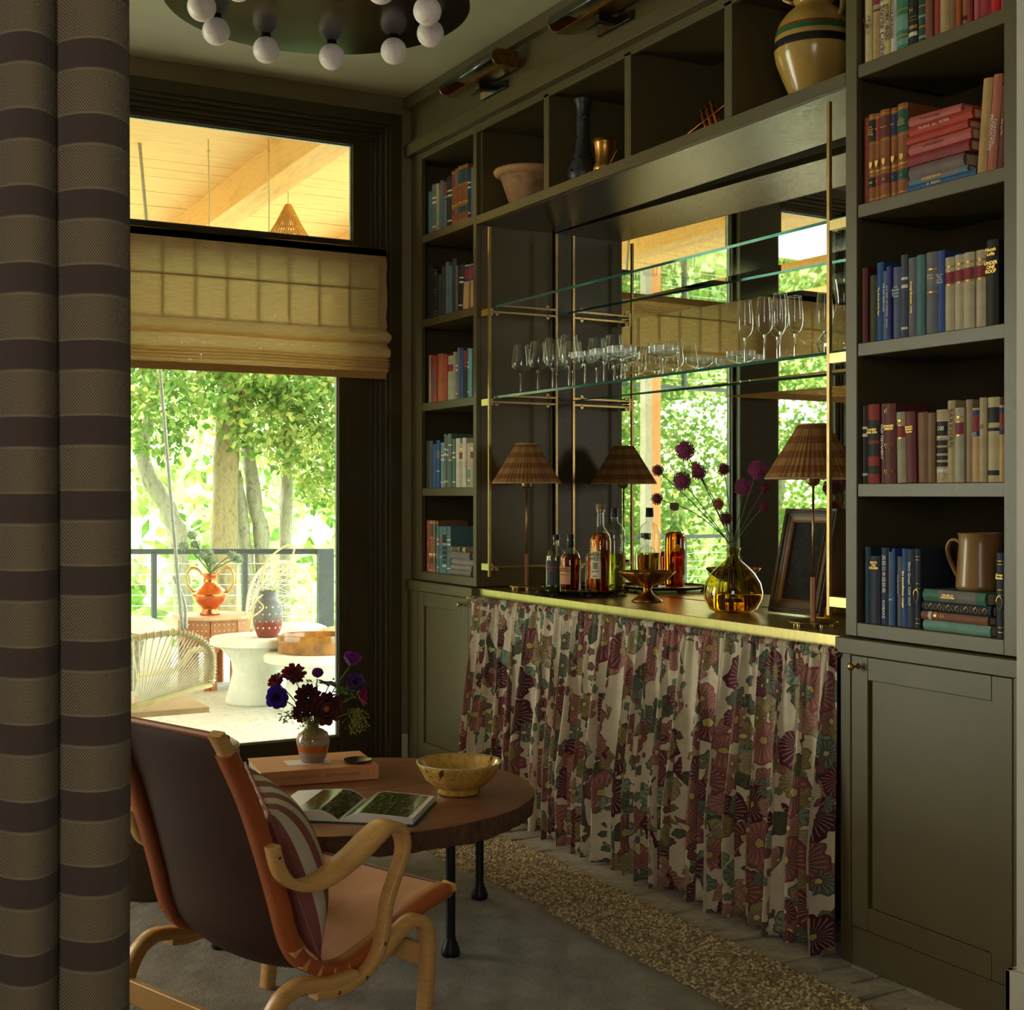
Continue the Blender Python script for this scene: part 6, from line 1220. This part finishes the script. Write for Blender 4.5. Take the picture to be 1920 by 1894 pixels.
# concrete stools
def cstool(lab, x, y, r, h):
    t = thing('concrete_stool', lab, 'side table', (x, y, ZD), 'concrete pedestal tables on the terrace')
    MB().lathe([(0, h-.06), (r*.93, h-.06), (r, h-.048), (r, h-.012), (r*.96, h), (0, h)], 48, (x, y, ZD)).build('table_top', CONC, t, smooth=True, auto=50)
    MB().lathe([(0, 0), (r*.66, 0), (r*.68, .02), (r*.60, .12), (r*.53, .22), (r*.56, h-.17), (r*.72, h-.10), (r*.84, h-.06)], 48, (x, y, ZD), close=False).build('pedestal', CONC, t, smooth=True)
cstool('waisted pale concrete table standing farther out on the terrace', 3.06, 9.22, .335, .465); cstool('broad pale concrete table carrying the brown oval dish', 3.29, 8.72, .34, .385)
dv = thing('oval_dish', 'deep brown glazed oval dish on the nearer concrete table', 'dish', (3.31, 8.72, ZD+.387))
BG = P('mottled_brown_glaze', K(158, 104, 44), .15, 0, .5, 9, co=.5)
MB(M=Matrix.Translation((3.31, 8.72, ZD+.386)) @ Matrix.Rotation(R(-29), 4, 'Z') @ Matrix.Diagonal((1.25, .9, 1, 1))).lathe([(0, 0), (.205, 0), (.215, .01), (.218, .118), (.214, .128), (.205, .12), (.202, .02), (0, .012)], 56, close=False).build('dish_wall', BG, dv, smooth=True, auto=50)
dd = thing('dotted_vase', 'grey and red bottle vase with raised white dots on the farther concrete table', 'vase', (3.10, 9.13, ZD+.466))
g = G('grey_red_glaze'); zz = g.n('SeparateXYZ', {0: g.obj()}).outputs[2]; GRG = g.done(g.bsdf(col=g.ramp(g.ma('ADD', g.ma('MULTIPLY', zz, 3.2), g.ma('MULTIPLY', g.noise(12, g.obj(), 3), .3)), [(.45, K(130, 52, 40)[:3]), (.6, K(112, 106, 100)[:3]), (.9, K(100, 102, 100)[:3])]), ro=.45))
MB().lathe([(0, 0), (.068, 0), (.074, .01), (.095, .07), (.105, .13), (.104, .19), (.092, .235), (.070, .258), (.063, .268), (.063, .325), (.055, .325), (.052, .27)], 36, (3.10, 9.13, ZD+.466), close=False).build('vase_body', GRG, dd, smooth=True)
dt = MB()
for j in range(4):
    for k in range(14):
        a = 2*pi*(k+.5*(j % 2))/14; z = .07+.048*j; dt.sphere((3.10+.101*math.cos(a)*(1-.03*abs(j-2)), 9.13+.101*math.sin(a)*(1-.03*abs(j-2)), ZD+.466+z), .0075, 8, 5)
q = dt.build('raised_dot', P('cream_dot', K(214, 206, 190), .6), dd, smooth=True); q['kind'] = 'stuff'
lo = MB()
for s_ in (-1, 1): lo.tube(smoothpts([(3.09+.03*s_, 9.13, ZD+.77), (3.12+.06*s_, 9.13, ZD+.88), (3.18+.085*s_, 9.13, ZD+1.0), (3.25+.045*s_, 9.13, ZD+1.09), (3.26, 9.13, ZD+1.105)], 6), .007, 6)
lo.tube(smoothpts([(3.06, 9.10, ZD+.77), (2.98, 9.05, ZD+.72), (2.95, 9.02, ZD+.62), (2.93, 9.0, ZD+.54)], 5), .007, 6).tube(smoothpts([(3.0, 9.06, ZD+.735), (3.02, 9.0, ZD+.68), (2.90, 8.98, ZD+.60)], 5), .006, 5)
lo.build('cane_handle', RATT, dd, smooth=True)
# octagonal inlaid table with copper amphora of thistles
OX, OY, oh = 3.02, 10.15, .55
ot = thing('octagonal_table', 'octagonal inlaid wooden side table by the terrace railing', 'side table', (OX, OY, ZD)); CARV = m_wood('carved_walnut', K(150, 92, 50), K(184, 122, 72), 8, (3, 3, 3), .45, .2)
MB(M=Matrix.Translation((OX, OY, ZD)) @ Matrix.Rotation(pi/8, 4, 'Z')).lathe([(.0, oh-.03), (.30, oh-.03), (.315, oh-.02), (.315, oh), (0, oh)], 8).build('table_top', P('inlaid_top', K(206, 170, 128), .45), ot)
for k in range(8):
    a = 2*pi*k/8+pi/8; a2 = a+2*pi/8; p, q_ = Vector((OX+.26*math.cos(a), OY+.26*math.sin(a), 0)), Vector((OX+.26*math.cos(a2), OY+.26*math.sin(a2), 0)); d = (q_-p); n_ = Vector((d.y, -d.x, 0)).normalized()*.012
    def pt(u, z): return p+d*u+Vector((0, 0, ZD+z))
    m = MB()
    for (u0, u1, z0, z1) in ((0, 1, oh-.19, oh-.03), (0, .24, .0, oh-.19), (.76, 1, .0, oh-.19)):
        c4 = [pt(u0, z0), pt(u1, z0), pt(u1, z1), pt(u0, z1)]; m.add([x-n_ for x in c4]+[x+n_ for x in c4], [(0, 1, 2, 3), (7, 6, 5, 4), (0, 4, 5, 1), (1, 5, 6, 2), (2, 6, 7, 3), (3, 7, 4, 0)])
    m.add([pt(.24, oh-.19)+n_*.2, pt(.5, oh-.19)+n_*.2, pt(.24, oh-.28)+n_*.2], [(0, 1, 2)]).add([pt(.76, oh-.19)+n_*.2, pt(.76, oh-.28)+n_*.2, pt(.5, oh-.19)+n_*.2], [(0, 1, 2)])
    sp_ = m.build('side_panel', CARV, ot); dm = MB()
    for i in range(5):
        for j in range(3): c = pt(.14+.18*i, oh-.06-.045*j)+n_*1.05; dm.sphere(c, .006, 6, 4)
    for j in range(5):
        for u in (.12, .88): dm.sphere(pt(u, .04+.07*j)+n_*1.05, .006, 6, 4)
    q = dm.build('bone_inlay', P('bone_inlay', K(226, 214, 190), .5), sp_); q['kind'] = 'stuff'
cvx, cvy, cvz = 2.98, 10.12, ZD+oh+.001
cv = thing('copper_amphora', 'copper vase with two tall brass handles on the octagonal table', 'vase', (cvx, cvy, cvz))
MB().lathe([(0, 0), (.075, 0), (.078, .015), (.055, .035), (.062, .055), (.11, .10), (.135, .145), (.13, .165), (.09, .205), (.055, .235), (.048, .265), (.055, .295), (.068, .31), (.060, .31), (.04, .27)], 40, (cvx, cvy, cvz), close=False).build('vase_body', COPP, cv, smooth=True)
for s_ in (-1, 1):
    dx = Vector((math.cos(R(-29)), math.sin(R(-29)), 0))*s_
    MB().tube(smoothpts([Vector((cvx, cvy, cvz+.17))+dx*.125, Vector((cvx, cvy, cvz+.23))+dx*.17, Vector((cvx, cvy, cvz+.31))+dx*.175, Vector((cvx, cvy, cvz+.355))+dx*.14, Vector((cvx, cvy, cvz+.34))+dx*.09, Vector((cvx, cvy, cvz+.305))+dx*.06], 6), .011, 8).build('handle', P('pale_brass_handle', K(196, 168, 100), .35, .8), cv, smooth=True)
THI = P('blue_green_thistle', K(128, 146, 120), .8, 0, .3, 40)
th_l = [(-.20, .52, 'thistle head leaning farthest to the window side'), (-.13, .60, 'topmost thistle head in the copper vase'), (-.10, .53, 'thistle head just below the topmost one'), (-.05, .45, 'thistle head in the middle of the bunch'), (.02, .41, 'low thistle head over the vase mouth'), (0, .47, 'upright thistle head over the vase mouth'), (.17, .45, 'thistle head leaning to the bar side'), (.22, .42, 'outermost thistle head on the bar side')]
for i, (dx_, dz, lb) in enumerate(th_l):
    d_ = Vector((math.cos(R(-29)), math.sin(R(-29)), 0)); c = Vector((cvx, cvy, cvz+dz))+d_*dx_+Vector((0, .02*(i % 3), 0)); t = thing('thistle', lb, 'flower', c, 'thistles in the copper vase'); h = MB().sphere(c, .030, 10, 7)
    for k in range(40):
        ph = math.acos(1-2*(k+.5)/40); tt_ = 2.4*k; d = Vector((math.cos(tt_)*math.sin(ph), math.sin(tt_)*math.sin(ph), math.cos(ph))); e = d.orthogonal().normalized()*.008
        h.add([c+d*.024+e, c+d*.024-e, c+d*.052], [(0, 1, 2)])
    h.build('flower_head', THI, t); MB().tube(smoothpts([(cvx, cvy, cvz+.2), (cvx, cvy, cvz+.31), tuple(c*.6+Vector((cvx, cvy, cvz+.31))*.4+Vector((0, 0, .02))), tuple(c)], 4), .005, 5).build('stem', STEM, t)
# peacock chair
pk = thing('rattan_chair', 'pale open weave rattan chair by the terrace railing', 'chair', (3.45, 9.95, ZD)); D_x = Vector((math.cos(R(-29)), math.sin(R(-29)), 0)); kb = Vector((3.475, 9.92, 0)); up = Vector((0, 0, 1))
def kp(x, z, dy=0): return kb+D_x*x+up*z+Vector((-D_x.y, D_x.x, 0))*dy
arc = smoothpts([kp(-.265, .30), kp(-.262, .45), kp(-.235, .60), kp(-.15, .745), kp(0, .80), kp(.15, .76), kp(.225, .64), kp(.245, .48), kp(.24, .30)], 6)
MB().tube(arc, .013, 8).build('back_frame', RATTW, pk, smooth=True)
lt = MB(); rn = random.Random(3); A2 = [arc[i] for i in range(len(arc))]
for k in range(60):
    a, b = rn.randrange(len(A2)), rn.randrange(len(A2))
    if abs(a-b) < 8: continue
    lt.tube([A2[a], (A2[a]+A2[b])/2+Vector((0, .01, 0)), A2[b]], .0032, 4)
q = lt.build('rattan_lattice', RATTW, pk); q['kind'] = 'stuff'
MB().lathe([(0, .30), (.25, .30), (.27, .32), (.26, .345), (0, .345)], 32, (kb.x, kb.y-.2, ZD)).build('seat', RATTW, pk, smooth=True)
for (a, b) in ((-.2, -.38), (.2, -.38), (-.2, 0), (.2, 0)): MB().tube([(kb.x+a, kb.y+b, ZD+.32), (kb.x+a*1.1, kb.y+b, ZD)], .014, 8).build('leg', RATTW, pk)
cc = thing('seat_cushion', 'thick cream cushion on the open weave rattan chair', 'cushion', (kb.x, kb.y-.2, ZD+.347))
MB().lathe([(0, 0), (.25, 0), (.285, .03), (.29, .075), (.27, .12), (.22, .14), (0, .15)], 40, (kb.x, kb.y-.2, ZD+.346), close=False).build('cover', CUSH, cc, smooth=True)
wc = thing('pouf', 'round cream pouf beyond the swing', 'pouf', (2.25, 10.1, ZD))
MB().lathe([(0, 0), (.36, 0), (.40, .05), (.42, .30), (.41, .44), (.36, .52), (.28, .55), (0, .56)], 48, (2.25, 10.1, ZD), close=False).build('cover', CUSH, wc, smooth=True)
bs = thing('small_basket', 'small pale lidded basket behind the brown dish', 'basket', (3.72, 9.4, ZD+.35))
MB().lathe([(0, 0), (.10, 0), (.15, .04), (.155, .075), (.10, .115), (.02, .13), (0, .131)], 32, (3.72, 9.4, ZD+.36), close=False).build('basket_body', P('pale_basket', K(214, 184, 144), .8, 0, .2, 30, .5, 80), bs, smooth=True)
MB().lathe([(0, .0), (.10, .0), (.09, .36), (0, .36)], 24, (3.72, 9.4, ZD)).build('stand', RATTW, bs)

# ------------------------------------------------------------------ hillside, trees and foliage
def hz(x, y): return -3.0+.135*(y-14)+1.2*math.sin(x*.09+1)*min(1, (y-14)/20)+.5*math.sin(x*.31)*math.sin(y*.23)
struct(MB().grid(lambda u, v: ((u-.5)*220, 13.0+v*v*150, hz((u-.5)*220, 13.0+v*v*150)), 60, 60).build('hillside_terrain', HILL, smooth=True))
def trunk(t, pts, rr, m, name='trunk'):
    pts = smoothpts(pts, 8); n = len(pts); r_ = [rr[0]+(rr[1]-rr[0])*i/(n-1) for i in range(n)]
    b = MB().tube(pts, r_, 14)
    q = random.Random(len(pts)); b.v = [(x+q.uniform(-.012, .012), y+q.uniform(-.012, .012), z) for x, y, z in b.v]
    b.build(name, m, t, smooth=True)
def leaves(name, parent, clumps, size, mats, seed, mi_w=None, top=False):
    """clumps: (x, y, z, rx, ry, rz, n)"""
    rg = np.random.RandomState(seed); P_ = []
    for (x, y, z, a, b, c, n) in clumps:
        p = rg.normal(size=(n, 3)); p /= np.linalg.norm(p, axis=1)[:, None]; p *= rg.uniform(.25, 1, (n, 1))**.6
        P_.append(p*np.array([a, b, c])+np.array([x, y, z]))
    P_ = np.concatenate(P_); n = len(P_); s_ = rg.uniform(.6, 1.4, (n, 1))*size
    d = rg.normal(size=(n, 3)); d[:, 2] -= .4; d /= np.linalg.norm(d, axis=1)[:, None]; w_ = np.cross(d, rg.normal(size=(n, 3))); w_ /= np.linalg.norm(w_, axis=1)[:, None]
    V = np.stack([P_, P_+d*s_*.45+w_*s_*.32, P_+d*s_, P_+d*s_*.45-w_*s_*.32], 1).reshape(-1, 3); F = np.arange(n*4).reshape(-1, 4)
    off = tuple(org(parent)) if parent is not None else (float(P_[:, 0].mean()), float(P_[:, 1].mean()), float(P_[:, 2].min()))
    o = npmesh(name, V, F, mats, parent, mi=rg.choice(len(mats), n, p=mi_w) if isinstance(mats, list) else None, off=off)
    o['kind'] = 'stuff'; return o
t1 = thing('tree', 'stout mossy trunk tree standing just beyond the railing', 'tree', (4.8, 15.7, -3.4), 'trees beyond the terrace')
trunk(t1, [(4.74, 15.7, -3.4), (4.78, 15.68, .2), (4.80, 15.66, 1.6), (4.84, 15.64, 2.7), (4.80, 15.6, 4.6)], (.165, .13), BARK)
leaves('leaves', t1, [(4.1, 15.0, 2.4, .6, .5, .35, 700), (4.8, 14.9, 2.75, .6, .5, .22, 700), (5.5, 15.2, 2.55, .6, .5, .3, 600), (3.95, 15.4, 1.95, .4, .3, .3, 260), (4.75, 15.0, 3.4, 1.6, 1.0, .7, 1800)], .095, [LEAFA, LEAFB], 1, [.75, .25])
t2 = thing('tree', 'leaning grey crooked tree nearest the swing rope', 'tree', (4.3, 15.9, -3.4), 'trees beyond the terrace')
trunk(t2, [(4.45, 15.8, -3.4), (4.33, 15.86, .3), (4.2, 15.95, 1.1), (3.97, 16.05, 1.55), (3.93, 16.08, 1.95), (4.02, 16.06, 2.4), (3.9, 16.1, 3.2), (3.8, 16.1, 4.6)], (.115, .06), BARKD)
leaves('leaves', t2, [(3.6, 15.6, 2.6, .6, .5, .5, 700), (3.9, 15.8, 3.4, 1.1, .8, .7, 1100)], .095, [LEAFA, LEAFB], 2, [.8, .2])
t3 = thing('tree', 'twin stemmed tree behind the rattan chair', 'tree', (5.3, 15.9, -3.4), 'trees beyond the terrace')
trunk(t3, [(5.35, 15.9, -3.4), (5.33, 15.88, .4), (5.22, 15.86, 1.2), (5.12, 15.9, 2.2), (5.15, 15.9, 3.4)], (.11, .06), BARKD); trunk(t3, [(5.30, 15.9, -1.5), (5.12, 15.9, .6), (4.98, 15.85, 1.6)], (.11, .06), BARKD, 'branch')
leaves('leaves', t3, [(5.2, 15.4, 2.2, .65, .5, .45, 900), (5.8, 15.4, 1.9, .6, .5, .5, 900), (5.5, 15.5, 2.7, .9, .6, .4, 900), (5.9, 15.4, 1.35, .35, .4, .25, 260)], .09, [LEAFA, LEAFB], 3, [.35, .65])
t4 = thing('tree', 'pale split trunk tree at the end of the railing', 'tree', (5.65, 15.9, -3.4), 'trees beyond the terrace')
trunk(t4, [(5.6, 15.9, -3.4), (5.62, 15.9, .5), (5.66, 15.9, 1.9), (5.78, 15.9, 2.6), (5.95, 15.9, 4.0)], (.085, .05), BARKD); trunk(t4, [(5.72, 15.9, 2.2), (6.0, 15.85, 2.8), (6.3, 15.8, 3.4)], (.05, .03), BARKD, 'branch')
leaves('leaves', t4, [(6.2, 15.4, 2.1, .5, .5, .6, 600), (6.1, 15.2, 3.2, .9, .7, .6, 800)], .09, [LEAFB, LEAFA], 4, [.7, .3])
# bushy evergreens that the bar mirror catches
bs_l = [((-3.6, 13.9), 1.0), ((-2.1, 14.2), 1.2), ((-5.2, 14.6), 1.2), ((-.9, 14.6), .9), ((.8, 15.4), 1.0), ((-7.2, 14.2), 1.4)]
for i, ((x, y), k) in enumerate(bs_l):
    t = thing('shrub_tree', ('small leaved tree beyond the railing, '+('behind the orange porch post', 'just inside the orange porch post', 'second outermost on the curtain side', 'behind the pale porch post', 'nearest the leaning grey tree', 'outermost on the curtain side')[i]), 'tree', (x, y, -2.5), 'small leaved trees caught by the bar mirror')
    trunk(t, [(x, y, -2.5), (x+.1, y, .2), (x-.1, y, 1.8)], (.10, .05), BARKD)
    leaves('leaves', t, [(x, y, 1.5, 1.0*k, .8, 1.1, 2600), (x+.4, y-.3, .4, .8*k, .6, .8, 1300), (x-.4, y, 2.6, .9*k, .7, .8, 1100)], .085, [LEAFA, LEAFB], 20+i, [.8, .2])
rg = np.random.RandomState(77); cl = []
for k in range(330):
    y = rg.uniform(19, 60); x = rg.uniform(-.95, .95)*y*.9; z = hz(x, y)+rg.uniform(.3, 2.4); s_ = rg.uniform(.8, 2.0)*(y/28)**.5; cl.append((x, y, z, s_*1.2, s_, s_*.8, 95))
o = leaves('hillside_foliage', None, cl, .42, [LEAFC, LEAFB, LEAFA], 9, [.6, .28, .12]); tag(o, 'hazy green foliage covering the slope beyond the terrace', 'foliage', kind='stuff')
